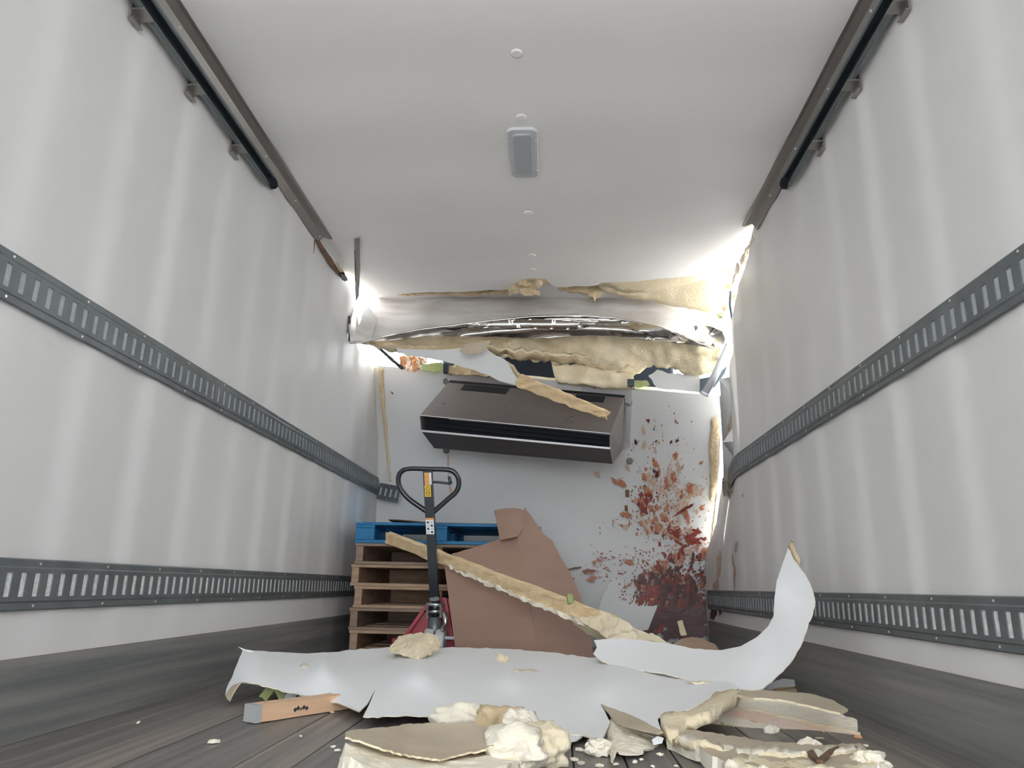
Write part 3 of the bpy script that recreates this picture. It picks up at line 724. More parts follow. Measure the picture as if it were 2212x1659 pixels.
surf('foam_strip', [(1574, 790), (1584, 788), (1582, 815), (1574, 830), (1576, 846), (1568, 828)], lambda u, v: 4.8, 7, .02, [M['foamo']], parent=rg, jit=1.5, seed=33)
chunk('foam_tuft', P(1558, 780, 4.7), (.035, .03, .05), M['foamw'], rg, 71, 2, .4)
# grey drain pipe
dp = root('drain_pipe', P(1560, 790, 4.6), 'short pale grey pipe leaning across the bright gap at the right', 'pipe')
tube('pipe', [P(1585, 725, 4.50), P(1577, 742, 4.52), P(1550, 800, 4.6), P(1524, 848, 4.66)], .024, M['pvc'], dp, 14)
disc('pipe_collar', P(1524, 848, 4.66), P(1524, 848, 4.66) - P(1550, 800, 4.6), .028, .02, M['pvc'], dp, 14)
surf('backing_bracket', [(1512, 818), (1528, 815), (1552, 806), (1570, 790), (1566, 806), (1545, 835), (1524, 850), (1512, 850)], lambda u, v: 4.82, 9, .01, [M['darkrail']], parent=rg, jit=.5, seed=34)

# loose metal strip dangling from the ceiling at the left
st = root('hanging_metal_strip', P(771, 560, 4.1), 'narrow bent metal strip dangling at the left end of the ceiling', 'strip')
surf('strip', [(765, 517, 0), (777, 515, 0), (778, 580, 0), (775, 640, 0), (769, 652, 0), (768, 600, 0), (766, 540, 0)], [(765, 517, 3.78), (777, 515, 3.76), (778, 580, 4.1), (775, 640, 4.44), (769, 652, 4.5), (768, 600, 4.24)], 7, .003, [M['alu'], M['alu'], M['alu']], parent=st, seed=35)
bar('bent_flange', P(766, 540, 3.92), P(769, 648, 4.47), .008, .004, M['darkrail'], st, up=(1, 0, 0))
# brown seal strip peeling from the left ceiling corner
ss = root('peeling_seal_strip', P(715, 550, 4.0), 'brown peeling seal strip in the left ceiling corner beyond the cove strip', 'strip')
surf('seal', [(682, 516), (692, 520), (715, 556), (738, 590), (748, 606), (742, 606), (722, 582), (700, 548)], lambda u, v: YX(u, v, XL + .02), 8, .006, [M['rustwood']], parent=ss, jit=1, seed=36)
surf('seal_flap', [(722, 568), (728, 566), (742, 586), (746, 592), (738, 592)], lambda u, v: YX(u, v, XL + .03), 6, .004, [M['foamo']], parent=ss, jit=.8, seed=37)
surf('seal_lining', [(736, 588), (744, 588), (752, 606), (746, 608), (738, 600)], lambda u, v: YX(u, v, XL + .03), 6, .004, [M['hose']], parent=ss, jit=.8, seed=38)
surf('seal_tail', [(679, 520), (681, 518), (680, 534), (678, 548)], lambda u, v: YX(u, v, XL + .03), 6, .002, [M['rustwood']], parent=ss, jit=.3, seed=39)

# ================================================================ evaporator on the bulkhead
ev = root('evaporator_unit', P(1150, 990, 5.1), 'wide brown evaporator unit hanging askew on the bulkhead with a black air slot', 'cooling unit')
TL, TR = P(970, 824, 5.05), P(1349, 857, 4.97)
FL, FR = P(907, 897, 4.70), P(1318, 937, 4.62)
SL, SR = P(910, 931, 4.71), P(1318, 969, 4.63)
BL, BR = P(937, 967, 5.02), P(1323, 1001, 4.94)
KL, KR = P(965, 960, 5.25), P(1346, 968, 5.14)
def solid(name, pts, faces, m, parent):
    bm = bmesh.new(); vs = [bm.verts.new(p) for p in pts]
    for f in faces: bm.faces.new([vs[i] for i in f])
    return frombm(name, bm, m, parent)
def slabq(name, a, b, c, d, th, m, parent):
    """a flat four-cornered plate with thickness"""
    n = (b - a).cross(d - a).normalized()
    if n.dot(a) > 0: n = -n
    q = [p - n * th for p in (a, b, c, d)]
    return solid(name, [a, b, c, d] + q, [(0, 1, 2, 3), (4, 7, 6, 5), (0, 4, 5, 1), (1, 5, 6, 2), (2, 6, 7, 3), (3, 7, 4, 0)], m, parent)
slabq('top_cover', TL, TR, FR, FL, .006, M['bronze'], ev)
inn = Vector((0, .05, 0))
slabq('air_slot', FL + inn, FR + inn, SR + inn, SL + inn, .01, M['grille'], ev)
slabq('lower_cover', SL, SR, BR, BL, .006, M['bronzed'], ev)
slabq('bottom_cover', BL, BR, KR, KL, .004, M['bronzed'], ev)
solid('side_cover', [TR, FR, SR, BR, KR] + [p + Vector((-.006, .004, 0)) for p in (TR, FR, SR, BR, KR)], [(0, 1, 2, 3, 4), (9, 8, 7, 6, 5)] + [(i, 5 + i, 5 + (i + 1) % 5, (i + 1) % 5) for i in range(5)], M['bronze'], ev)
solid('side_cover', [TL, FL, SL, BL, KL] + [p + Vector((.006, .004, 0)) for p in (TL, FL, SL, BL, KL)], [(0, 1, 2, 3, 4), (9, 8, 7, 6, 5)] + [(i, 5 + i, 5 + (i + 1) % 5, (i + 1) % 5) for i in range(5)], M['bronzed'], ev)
bar('slot_trim', SL + Vector((0, -.004, 0)), SR + Vector((0, -.004, 0)), .012, .012, M['flange'], ev)
bar('edge_trim', FL + Vector((0, -.002, 0)), FR + Vector((0, -.002, 0)), .005, .005, M['flange'], ev)
for t in (.33, .66): bar('slot_rib', FL.lerp(SL, t) + Vector((.1, .03, 0)), FR.lerp(SR, t) + Vector((-.03, .03, 0)), .01, .006, M['black'], ev)
bar('slot_divider', FL.lerp(FR, .51) + Vector((0, .035, 0)), SL.lerp(SR, .51) + Vector((0, .035, 0)), .01, .006, M['black'], ev, up=(0, 1, 0))
def onc(s, t, o=.0):
    a = TL.lerp(TR, s); b = FL.lerp(FR, s); p = a.lerp(b, t)
    n = (TR - TL).cross(FL - TL).normalized()
    if n.dot(p) > 0: n = -n
    return p + n * o
for s0, s1 in ((.10, .36), (.60, .70), (.74, .90)):
    slabq('vent_slot', onc(s0, .05, .002), onc(s1, .05, .002), onc(s1, .22, .002), onc(s0, .22, .002), .01, M['black'], ev)
slabq('shadow_gap', onc(0, -.04, .001), onc(1, -.04, .001), onc(1, .03, .001), onc(0, .03, .001), .01, M['black'], ev)
fz = [(962, 806), (1364, 838), (1362, 966), (1349, 962), (1349, 854), (966, 821)]
fp = lambda u, v, o=.012: P(u, v, front_y(u, v) - o)
slabq('mounting_flange', fp(960, 806), fp(1365, 840), fp(1349, 854), fp(968, 823), .01, M['flange'], ev)
slabq('mounting_flange', fp(1349, 854), fp(1365, 840), fp(1361, 967), fp(1346, 950), .01, M['flange'], ev)
slabq('side_gap', fp(1342, 870, .02), fp(1350, 860, .02), fp(1346, 952, .02), fp(1338, 948, .02), .008, M['black'], ev)
slabq('mounting_flange', fp(1336, 952), fp(1347, 951), fp(1361, 968), fp(1336, 966), .006, M['flange'], ev)
for u, v in ((1284, 838), (1354, 918), (1120, 826)): disc('screw', fp(u, v, .013), (0, -1, 0), .006, .004, M['black'], ev, 8)
rg2 = random.Random(5)
for _ in range(14):
    s, t = rg2.uniform(.05, .8), rg2.uniform(.45, .85); p = onc(s, t, .001)
    disc('scuff_mark', p, onc(s, t, 1) - p, rg2.uniform(.004, .010), .0015, M['bronzed'] if _ % 3 else M['cap'], ev, 7)

# torn liner strip draped over the evaporator, with a broken timber on it
ts = root('draped_liner_strip', P(1000, 790, 4.8), 'long white torn liner strip draped from the header foam onto the evaporator', 'liner sheet')
tsy = tps([(840, 752, 4.70), (1000, 745, 4.62), (1050, 738, 4.55), (990, 790, 4.72), (1100, 785, 4.60), (1125, 830, 4.66), (1090, 824, 4.68)])
surf('strip', [(838, 752), (930, 756), (1000, 752), (1046, 748), (1060, 762), (1092, 778), (1112, 795), (1124, 818), (1132, 838), (1118, 834), (1088, 826), (1048, 808), (980, 786), (930, 774), (880, 768)], tsy, 11, .004, [M['liner'], M['linerback'], M['foam']], parent=ts, jit=1.2, seed=41)
surf('torn_tip', [(992, 758), (1010, 742), (1048, 736), (1062, 736), (1050, 748), (1042, 762), (1010, 766)], lambda u, v: 4.52, 8, .004, [M['linerback'], M['liner'], M['foam']], parent=ts, jit=1, seed=42)
surf('foam_fringe', [(1096, 782), (1108, 790), (1124, 812), (1136, 836), (1128, 840), (1116, 815)], lambda u, v: tsy(u, v) - .012, 6, .012, [M['foamo']], parent=ts, jit=1.5, seed=43)
bt = bar('broken_timber', P(1122, 822, 4.66), P(1312, 897, 4.55), .085, .05, M['wood'], up=(0, 1, 0.4), rough=.007, seed=44, n=16, w1=.05)
tag(bt, 'splintered pale timber lying across the evaporator cover', 'timber')

# ================================================================ pallets
def copy_tree(o, loc, rz, parent=None):
    c = o.copy(); scene.collection.objects.link(c)
    if parent is None: c.location = loc; c.rotation_euler = (0, 0, rz)
    else: c.parent = parent
    for ch in [x for x in bpy.data.objects if x.parent == o]: copy_tree(ch, None, 0, c)
    return c
PW, PD = 1.02, 0.86
PH = 0.127
def make_pallet(label, mw, ms):
    r = root('pallet', (0, 0, 0), label, 'pallet', 'stacked wooden pallets')
    for x in (0, PW / 2 - .0225, PW - .045): box('stringer', (x, 0, .018), (x + .045, PD, PH - .018), ms, r, .002)
    box('light_stop_board', (0, PD - .015, .018), (PW, PD, PH - .018), ms, r)  # board added at the back to keep the stack's inside dark
    n = 7
    for i in range(n):
        y = i * (PD - .10) / (n - 1)
        box('deck_board', (-.005, y - .004, PH - .018), (PW + .005, y + .096, PH), mw, r, .002)
    for i in range(4):
        y = i * (PD - .10) / 3
        box('bottom_board', (-.005, y - .004, 0), (PW + .005, y + .096, .018), mw, r, .002)
    return r
def make_blue(label):
    r = root('pallet', (0, 0, 0), label, 'pallet', 'stacked wooden pallets')
    for x in (0, PW / 2 - .06, PW - .12):
        for y in (0, PD / 2 - .06, PD - .12): box('block', (x, y, .02), (x + .12, y + .12, PH - .035), M['bluep'], r, .003)
    for x in (0, PW / 2 - .06, PW - .12): box('stringer_board', (x, 0, PH - .035), (x + .12, PD, PH - .018), M['bluep'], r, .002)
    for i in range(7):
        y = i * (PD - .10) / 6
        box('deck_board', (0, y, PH - .018), (PW, y + .095, PH), M['bluep'], r, .002)
    for y in (0, PD / 2 - .06, PD - .12): box('bottom_board', (0, y, 0), (PW, y + .12, .02), M['bluep'], r, .002)
    return r
p1 = make_pallet('plain wooden pallet at the bottom of the stack', M['pwood2'], M['pwood2'])
p2 = make_pallet('plain wooden pallet second from the bottom of the stack', M['pwood'], M['pwood'])
YP = 4.60
z = ZF
xs = [-1.225, -1.235, -1.215, -1.245, -1.225]
labs = ['plain wooden pallet at the bottom of the stack', 'plain wooden pallet second from the bottom of the stack', 'plain wooden pallet in the middle of the stack, third from the floor', 'plain wooden pallet third below the top of the stack', 'plain wooden pallet directly under the blue pallet']
protos = [p2, p1, p2, p2, p1]; used = set()
for i in range(5):
    pr = protos[i]
    if pr.name in used: o = copy_tree(pr, (xs[i], YP, z), 0.006 * (-1) ** i)
    else: o = pr; used.add(pr.name); o.location = (xs[i], YP, z); o.rotation_euler = (0, 0, 0.006 * (-1) ** i)
    o.location = (xs[i], YP + .01 * (i % 2), z); o['label'] = labs[i]
    z += PH + .0005
bp = make_blue('blue painted pallet on top of the pallet stack'); bp.location = (-1.235, YP - .01, z); ZB = z + PH
# brown board on the blue pallet
bs = tps([(838, 1127, 4.75), (900, 1130, 4.8), (1070, 1138, 4.8), (860, 1134, 4.62), (1000, 1140, 4.62)])
bb = cdt_sheet('brown_board', [(-1.05, 4.66), (-.6, 4.62), (-.15, 4.68), (-.1, 5.2), (-.6, 5.3), (-1.0, 5.2)], lambda a, b: Vector((a, b, ZB + .006 + .02 * sstep(-.7, -1.05, a) * sstep(5.0, 4.6, b) + .03 * sstep(4.9, 5.3, b))), .07, .006, [M['rustwood']], jit=.01, seed=46, toward=(0, 4, 9))
tag(bb, 'thin dark brown board lying on the blue pallet', 'board')
tube_ = tube('white_rod', [P(890, 1131, 4.60), P(920, 1132, 4.62), P(950, 1134, 4.64)], .006, M['paper'])
tag(tube_, 'thin white rod on the blue pallet behind the jack handle', 'rod')

# ================================================================ pallet jack
jr = root('pallet_jack', (-0.70, 4.35, ZF), 'red and black hand pallet jack standing in front of the pallet stack', 'pallet jack')
T0, T1 = P(925, 1030, 4.14), P(941, 1300, 4.32)
ax = (T1 - T0).normalized()
def loop_pt(u, v): return P(u, v, 4.14 + (v - 1010) * 0.0006)
lp = []
for u, v in ((927, 1108), (890, 1083), (872, 1066), (862, 1048), (861, 1030), (868, 1018), (884, 1012), (925, 1013), (962, 1014), (978, 1018), (989, 1030), (991, 1048), (984, 1064), (968, 1078), (934, 1108)):
    lp.append(loop_pt(u, v))
def catmull(pts, n=5):
    o = []
    for i in range(len(pts) - 1):
        a, b, c, d = pts[max(i - 1, 0)], pts[i], pts[i + 1], pts[min(i + 2, len(pts) - 1)]
        for k in range(n):
            t = k / n
            o.append(0.5 * ((2 * b) + (c - a) * t + (2 * a - 5 * b + 4 * c - d) * t * t + (3 * b - a - 3 * c + d) * t ** 3))
    return o + [pts[-1]]
lpo = tube('handle_loop', catmull(lp, 5), .0145, M['jackblack'], jr, 12)
sh = bar('shaft', P(924, 1016, 4.135), P(939, 1296, 4.32), .050, .040, M['jackblack'], jr, up=(0, 1, 0), n=3)
tube('lever', catmull([P(934, 1041, 4.10), P(950, 1042, 4.10), P(966, 1044, 4.10), P(973, 1045, 4.10)], 3), .007, M['jackblack'], jr, 8)
tube('lever_tip', [P(970, 1030, 4.10), P(974, 1045, 4.10)], .009, M['jackblack'], jr, 8)
def onshaft(u, v): return P(u, v, 4.135 + (v - 1016) / 280 * .185 - .0225)
def sticker(name, u0, v0, u1, v1, m, o=0.0, parent=jr):
    sl = 15 / 280.
    q = [onshaft(a + (b - 1016) * sl, b) * (1 - o) for a, b in ((u0, v0), (u1, v0), (u1, v1), (u0, v1))]
    return slabq(name, *q, .0006, m, parent)
s1 = sticker('warning_sticker', 916, 1021, 931, 1047, M['paper']); sticker('print', 916.3, 1021.5, 926, 1046, M['orange'], .0004, s1)
for k in range(4): sticker('print', 918 + (k % 2) * 3, 1024 + k * 5.4, 924, 1027 + k * 5.4, M['yellow'], .0007, s1)
s2 = sticker('warning_sticker', 915, 1048, 928.5, 1073, M['yellow'])
sl = 15 / 280.
def tri(u, v, s, m, o, par):
    q = [onshaft(a + (b - 1016) * sl, b) * (1 - o) for a, b in ((u, v - s), (u + s, v + s * .7), (u - s, v + s * .7))]
    bm = bmesh.new(); bm.faces.new([bm.verts.new(p) for p in q]); return frombm('warning_triangle', bm, m, par)
tri(921.5, 1054.5, 5.2, M['ink'], .0005, s2); tri(921.5, 1054.9, 3.6, M['yellow'], .0009, s2)
sticker('print', 917, 1060.4, 927, 1061, M['ink'], .0005, s2)
sticker('print', 918, 1063, 926, 1070.5, M['ink'], .0005, s2); sticker('print', 919.2, 1064.2, 924.8, 1069.4, M['yellow'], .0009, s2)
s3 = sticker('instruction_sticker', 913.5, 1119, 931, 1154, M['paper']); sticker('print', 913.7, 1119.2, 930.8, 1123, M['orange'], .0004, s3)
for r_ in range(4):
    for c_ in range(2):
        sticker('print', 916 + c_ * 8, 1126.5 + r_ * 7, 920.5 + c_ * 8, 1130.5 + r_ * 7, M['ink'] if (r_ + c_) % 2 == 0 else M['pvc'], .0006, s3)
# foot of the shaft, pump, chain and wheel
bar('shaft_collar', P(939, 1288, 4.315), P(940, 1296, 4.32), .054, .044, M['steel'], jr, up=(0, 1, 0), n=1)
for u in (924.5, 953): bar('yoke', P(u, 1303, 4.30), P(u, 1332, 4.32), .012, .05, M['steel'], jr, up=(0, 1, 0), n=1)
tube('pivot_pin', [P(921, 1306, 4.30), P(957, 1307, 4.30)], .011, M['steel'], jr, 10)
tube('pump_rod', [P(940, 1296, 4.32), P(940, 1330, 4.33)], .028, M['jackblack'], jr, 14)
tube('pump_ring', [P(940, 1318, 4.33), P(940, 1324, 4.33)], .036, M['steel'], jr, 16)
tube('pump_body', [P(939, 1332, 4.34), P(939, 1390, 4.35)], .038, M['galv'], jr, 16)
tube('release_pedal', [P(960, 1322, 4.27), P(963, 1345, 4.26), P(955, 1362, 4.27)], .013, M['steel'], jr, 8)
for u in (928, 952):
    c = P(u, 1395, 4.33); c.z = ZF + .082
    disc('steer_wheel', c + Vector((-.025, 0, 0)), (1, 0, 0), .08, .05, M['nylon'], jr, 24, .1)
# red head frame
def yfix(u, v): return P(u, v, 4.43)
solidp = [(928, 1300), (958, 1290), (978, 1296), (983, 1398), (868, 1392), (876, 1366)]
q = [yfix(*p) for p in solidp]; q2 = [p + Vector((0, .03, 0)) for p in q]
n6 = len(q)
solid('head_plate', q + q2, [tuple(range(n6)), tuple(range(2 * n6 - 1, n6 - 1, -1))] + [(i, n6 + i, n6 + (i + 1) % n6, (i + 1) % n6) for i in range(n6)], M['red'], jr)
bar('head_rim', P(872, 1380, 4.41), P(926, 1303, 4.41), .018, .05, M['red'], jr, up=(0, 1, 0), n=2)
bar('head_rim', P(962, 1292, 4.41), P(980, 1392, 4.41), .018, .05, M['red'], jr, up=(0, 1, 0), n=2)
g0, g1 = P(945, 1374, 4.30), P(983, 1382, 4.30)
box('cross_bar', (g0.x - .05, 4.30, g1.z), (g1.x, 4.33, g0.z), M['nylon'], jr, .003)
for x in (-.93, -.62): box('fork', (x, 4.40, ZF + .045), (x + .155, 5.35, ZF + .10), M['red'], jr, .006)
for x in (-.89, -.58): disc('load_wheel', (x, 5.25, ZF + .04), (1, 0, 0), .04, .07, M['nylon'], jr, 18, .1)

# ================================================================ folded cardboard leaning on the stack
cb = root('cardboard_sheet', P(1120, 1400, 4.3), 'large folded brown cardboard sheet leaning against the pallet stack', 'cardboard')
cm = [M['card'], M['card'], M['cardedge']]
fold_line = [(1110, 1100, 4.58), (1116, 1156, 4.46), (1139, 1251, 4.30), (1160, 1400, 4.12), (1162, 1432, 4.10)]
lefty = tps([(959, 1219, 4.38), (977, 1197, 4.42), (983, 1400, 4.13), (986, 1436, 4.12)] + fold_line[1:])
righty = tps(fold_line + [(1134, 1098, 4.62), (1192, 1167, 4.62), (1232, 1238, 4.52), (1259, 1297, 4.42), (1283, 1417, 4.24), (1285, 1432, 4.22)])
surf('left_panel', [(959, 1219), (977, 1196), (1030, 1181), (1080, 1164), (1116, 1156), (1128, 1205), (1139, 1251), (1152, 1340), (1160, 1400), (1162, 1428), (985, 1428), (983, 1400), (972, 1310)], lefty, 14, .006, cm, parent=cb, jit=.5, seed=51)
surf('right_panel', [(1110, 1100), (1131, 1102), (1134, 1096), (1155, 1126), (1175, 1154), (1192, 1167), (1212, 1205), (1232, 1238), (1246, 1268), (1262, 1310), (1276, 1370), (1283, 1417), (1284, 1428), (1162, 1428), (1160, 1400), (1152, 1340), (1139, 1251), (1128, 1205), (1116, 1156)], righty, 14, .006, cm, parent=cb, jit=.5, seed=52)
surf('top_flap', [(1067, 1102), (1090, 1098), (1110, 1097), (1128, 1100), (1133, 1112), (1131, 1138), (1118, 1158), (1080, 1166), (1074, 1135)], [(1067, 1102, 4.54), (1110, 1097, 4.50), (1131, 1104, 4.54), (1131, 1138, 4.50), (1116, 1158, 4.40), (1080, 1166, 4.40)], 9, .006, cm, parent=cb, jit=.5, seed=53)

# ================================================================ long stud leaning across
sd_ = root('leaning_stud', P(1130, 1270, 4.1), 'long foam-crusted timber stud leaning from the floor debris up to the blue pallet', 'timber')
A0, A1 = P(838, 1160, 4.56), P(1330, 1350, 3.62)
bar('stud', A0, A1, .062, .042, M['wood'], sd_, up=(0, 1, .35), rough=.004, seed=55, n=30)
surf('foam_crust', [(966, 1218), (990, 1226), (1060, 1258), (1150, 1298), (1230, 1330), (1290, 1352), (1340, 1374), (1330, 1386), (1270, 1356), (1190, 1322), (1100, 1286), (1020, 1250), (972, 1230)], lambda u, v: 1 / (1 / 4.56 + (1 / 3.62 - 1 / 4.56) * (u - 838) / 492.) - .035, 7, .025, [M['foamw'], M['foam'], M['foam']], parent=sd_, jit=2.6, seed=56, bump=.02, bscale=20, smooth=False)
surf('foam_wedge', [(1205, 1300), (1222, 1296), (1260, 1308), (1300, 1320), (1340, 1338), (1400, 1366), (1450, 1388), (1440, 1392), (1360, 1386), (1320, 1388), (1284, 1358), (1250, 1336)], [(1205, 1300, 3.80), (1450, 1388, 3.30), (1320, 1388, 3.40), (1300, 1320, 3.66), (1284, 1358, 3.6)], 9, .07, [M['foam'], M['foam'], M['foam']], parent=sd_, jit=2.0, seed=57, bump=.02, bscale=16, smooth=False)
chunk('green_scrap', P(1232, 1296, 3.74), (.02, .02, .03), M['green'], sd_, 58, 2, .4)

# ================================================================ torn white liner on the floor
def fy(u, v, z): return YZ(u, v, z)
pan_ctrl = [(778, 1545, fy(778, 1545, -.37)), (900, 1548, fy(900, 1548, -.37)), (1060, 1553, fy(1060, 1553, -.355)), (1200, 1588, fy(1200, 1588, -.385)), (1300, 1596, fy(1300, 1596, -.37)), (1440, 1580, fy(1440, 1580, -.35)),
            (540, 1408, 2.92), (700, 1426, 2.88), (900, 1438, 2.86), (1100, 1448, 2.84), (1300, 1460, 2.80), (1480, 1474, 2.74),
            (600, 1404, 3.2), (700, 1406, 3.4), (780, 1400, 3.66), (900, 1400, 3.70), (1100, 1405, 3.66), (1285, 1420, 3.40), (1480, 1450, 3.05),
            (700, 1470, 2.66), (900, 1490, 2.62), (1100, 1500, 2.58), (1300, 1525, 2.50), (1480, 1510, 2.50), (1540, 1485, 2.60),
            (510, 1440, 2.78), (490, 1500, 2.62), (530, 1474, 2.60), (620, 1500, 2.55), (700, 1520, 2.52)]
pan_y = tps(pan_ctrl, 4e-3)
pr_ = root('torn_liner_panel', P(900, 1545, 2.5), 'large torn white liner panel lying arched across the floor', 'liner sheet')
surf('panel', [(524, 1402), (560, 1406), (640, 1411), (720, 1409), (780, 1401), (860, 1398), (1000, 1399), (1100, 1402), (1180, 1408), (1260, 1418), (1320, 1424), (1400, 1440), (1480, 1452), (1570, 1472), (1592, 1482), (1600, 1492), (1560, 1496), (1530, 1510), (1500, 1527), (1470, 1538), (1432, 1542), (1420, 1552), (1428, 1576), (1390, 1560), (1340, 1540), (1296, 1520, .2), (1306, 1535), (1318, 1560), (1300, 1597), (1260, 1588), (1200, 1580), (1120, 1556), (1030, 1548), (940, 1547), (880, 1544), (850, 1546), (784, 1547), (796, 1525, .4), (811, 1489, .4), (793, 1520, .4), (776, 1536), (740, 1522), (700, 1512), (650, 1500), (610, 1492), (580, 1482), (545, 1475), (520, 1473), (500, 1484), (490, 1505), (486, 1500), (490, 1486), (505, 1450), (518, 1420)],
     pan_y, 12, .004, [M['liner'], M['linerback'], M['foamw']], parent=pr_, jit=1.6, seed=61)
# ragged edges of foam still bonded to the panel
surf('bonded_foam', [(1428, 1546), (1470, 1536), (1505, 1520), (1540, 1500), (1596, 1488), (1590, 1500), (1560, 1518), (1530, 1540), (1510, 1545), (1480, 1552), (1462, 1575), (1440, 1578), (1426, 1560)], lambda u, v: pan_y(u, v) - .02, 8, .03, [M['foam'], M['foam'], M['foam']], parent=pr_, jit=1.2, seed=62, bump=.014, bscale=14, smooth=True)
surf('torn_flap', [(1298, 1521), (1330, 1532), (1380, 1552), (1432, 1580), (1420, 1584), (1360, 1570), (1330, 1560)], lambda u, v: pan_y(u, v) - .012, 9, .004, [M['linerback']], parent=pr_, jit=.8, seed=63)
surf('panel_end_curl', [(486, 1500), (500, 1482), (520, 1473), (506, 1492), (496, 1514), (490, 1510)], lambda u, v: pan_y(u, v) - .015, 7, .004, [M['linerback'], M['liner'], M['foam']], parent=pr_, jit=.8, seed=64)
surf('peeled_sliver', [(514, 1397), (532, 1404), (552, 1407), (540, 1409), (524, 1404)], lambda u, v: 2.86, 6, .003, [M['liner']], parent=pr_, seed=65)
for o, s in (([(647, 1438), (655, 1432), (666, 1434), (664, 1443), (652, 1444)], 1), ([(1105, 1446), (1150, 1445), (1165, 1450), (1120, 1453)], 2)):
    surf('bare_patch', o, lambda u, v: pan_y(u, v) - .004, 6, .003, [M['foamw']], parent=pr_, jit=1, seed=s)

# second strip of liner curling up against the right wall
ho_ctrl = [(1285, 1385, 3.30), (1345, 1379, 3.34), (1450, 1391, 3.22), (1560, 1402, 3.10), (1620, 1386, 3.02), (1664, 1350, 2.96), (1672, 1290, 2.96), (1685, 1230, 2.98), (1704, 1180, 2.93),
           (1758, 1296, 2.78), (1750, 1340, 2.76), (1715, 1420, 2.74), (1690, 1450, 2.75), (1632, 1492, 2.69), (1560, 1476, 2.70), (1300, 1425, 3.15), (1450, 1450, 2.93), (1570, 1440, 2.88), (1700, 1360, 2.85), (1720, 1290, 2.87)]
ho_y = tps(ho_ctrl)
hr_ = root('curled_liner_strip', P(1560, 1470, 2.8), 'white torn liner strip curling upward in a horn beside the right wall', 'liner sheet')
surf('strip', [(1283, 1383), (1345, 1378), (1450, 1391), (1500, 1401), (1560, 1404, .3), (1600, 1396, .2), (1635, 1376, .2), (1660, 1352, .2), (1671, 1330, .2), (1673, 1290, .5), (1678, 1255, .5), (1688, 1225, .5), (1697, 1200), (1703, 1176), (1712, 1196), (1724, 1222), (1738, 1240), (1752, 1270), (1760, 1300), (1754, 1328), (1745, 1345), (1733, 1385), (1715, 1418), (1690, 1450), (1660, 1476), (1648, 1486), (1632, 1493), (1590, 1485), (1530, 1474), (1470, 1462), (1400, 1450), (1340, 1440), (1300, 1428), (1282, 1412), (1290, 1398)],
     ho_y, 11, .004, [M['liner'], M['linerback'], M['foamw']], parent=hr_, jit=1.3, seed=66)
surf('bonded_foam_tip', [(1702, 1180), (1709, 1168), (1722, 1200), (1728, 1218), (1718, 1212)], lambda u, v: ho_y(u, v) - .006, 6, .008, [M['foamo']], parent=hr_, jit=1, seed=67)
surf('bonded_foam_edge', [(1486, 1472), (1530, 1474), (1580, 1478), (1600, 1484), (1590, 1492), (1540, 1488), (1500, 1478)], lambda u, v: 2.70, 7, .03, [M['foam']], parent=hr_, jit=2, seed=68, bump=.02, bscale=14, smooth=False)

# foam block and pebble lying on the panel
fb = hull('foam_block', [P(838, 1403, 3.36), P(842, 1409, 3.30), P(905, 1426, 3.14), P(906, 1424, 3.14), P(948, 1402, 3.34), P(846, 1396, 3.40), P(858, 1384, 3.40), P(860, 1376, 3.44), P(895, 1392, 3.20), P(906, 1388, 3.20), P(925, 1366, 3.40), P(946, 1374, 3.36), P(950, 1392, 3.36), P(884, 1370, 3.44), P(860, 1405, 3.5), P(930, 1400, 3.5)], M['foam'], None, 3, .009, 38, .002)
tag(fb, 'broken cream foam block resting on the white liner panel', 'foam')
c1 = chunk('foam_fragment', P(1086, 1425, pan_y(1086, 1428) - .02), (.026, .026, .026), M['foam'], None, 72, 2, .5, .9)
tag(c1, 'small pointed foam fragment on the white panel right of the foam block', 'foam')

# ================================================================ floor debris, left
wb = root('stamped_timber_block', P(640, 1550, 2.4), 'short stamped pine timber with a grey end under the left of the panel', 'timber')
w0, w1 = P(541, 1541, YZ(541, 1541, -.375)), P(760, 1510, YZ(760, 1510, -.375))
bar('timber', w0, w1, .055, .046, M['woodpink'], wb, up=(0, 0, 1), n=6, rough=.001)
e0 = w0 + (w0 - w1).normalized() * .002
bar('painted_end', w0 - (w1 - w0).normalized() * .002, w0 + (w1 - w0).normalized() * .018, .057, .048, M['woodend'], wb, up=(0, 0, 1), n=1)
tdir = (w1 - w0).normalized(); nrm = Vector((tdir.y, -tdir.x, 0))
for k in range(5):
    a = w0 + tdir * (.135 + .011 * k) + nrm * .0283
    bar('stamp', a + Vector((0, 0, -.005 + .003 * (k % 2))), a + tdir * .008 + Vector((0, 0, .004 * (k % 2))), .001, .010 if k != 2 else .005, M['ink'], wb, n=1)
for k, (u, v) in enumerate(((592, 1508), (645, 1512))):
    g = root('green_clip', P(u, v, 2.6), ('pale green bracket lying in the hollow under the left end of the panel', 'small grey-green bracket beside the stamped timber')[k], 'bracket')
    p = P(u, v, YZ(u, v + 8, ZF)); p.z = ZF
    for s in (-1, 1): bar('arm', p + Vector((0, 0, .065 - .01 * k)), p + Vector((s * .035, 0, .012)), .03, .02, M['green' if k == 0 else 'pvc'], g, up=(0, 1, 0), rough=.003, seed=k, n=3)

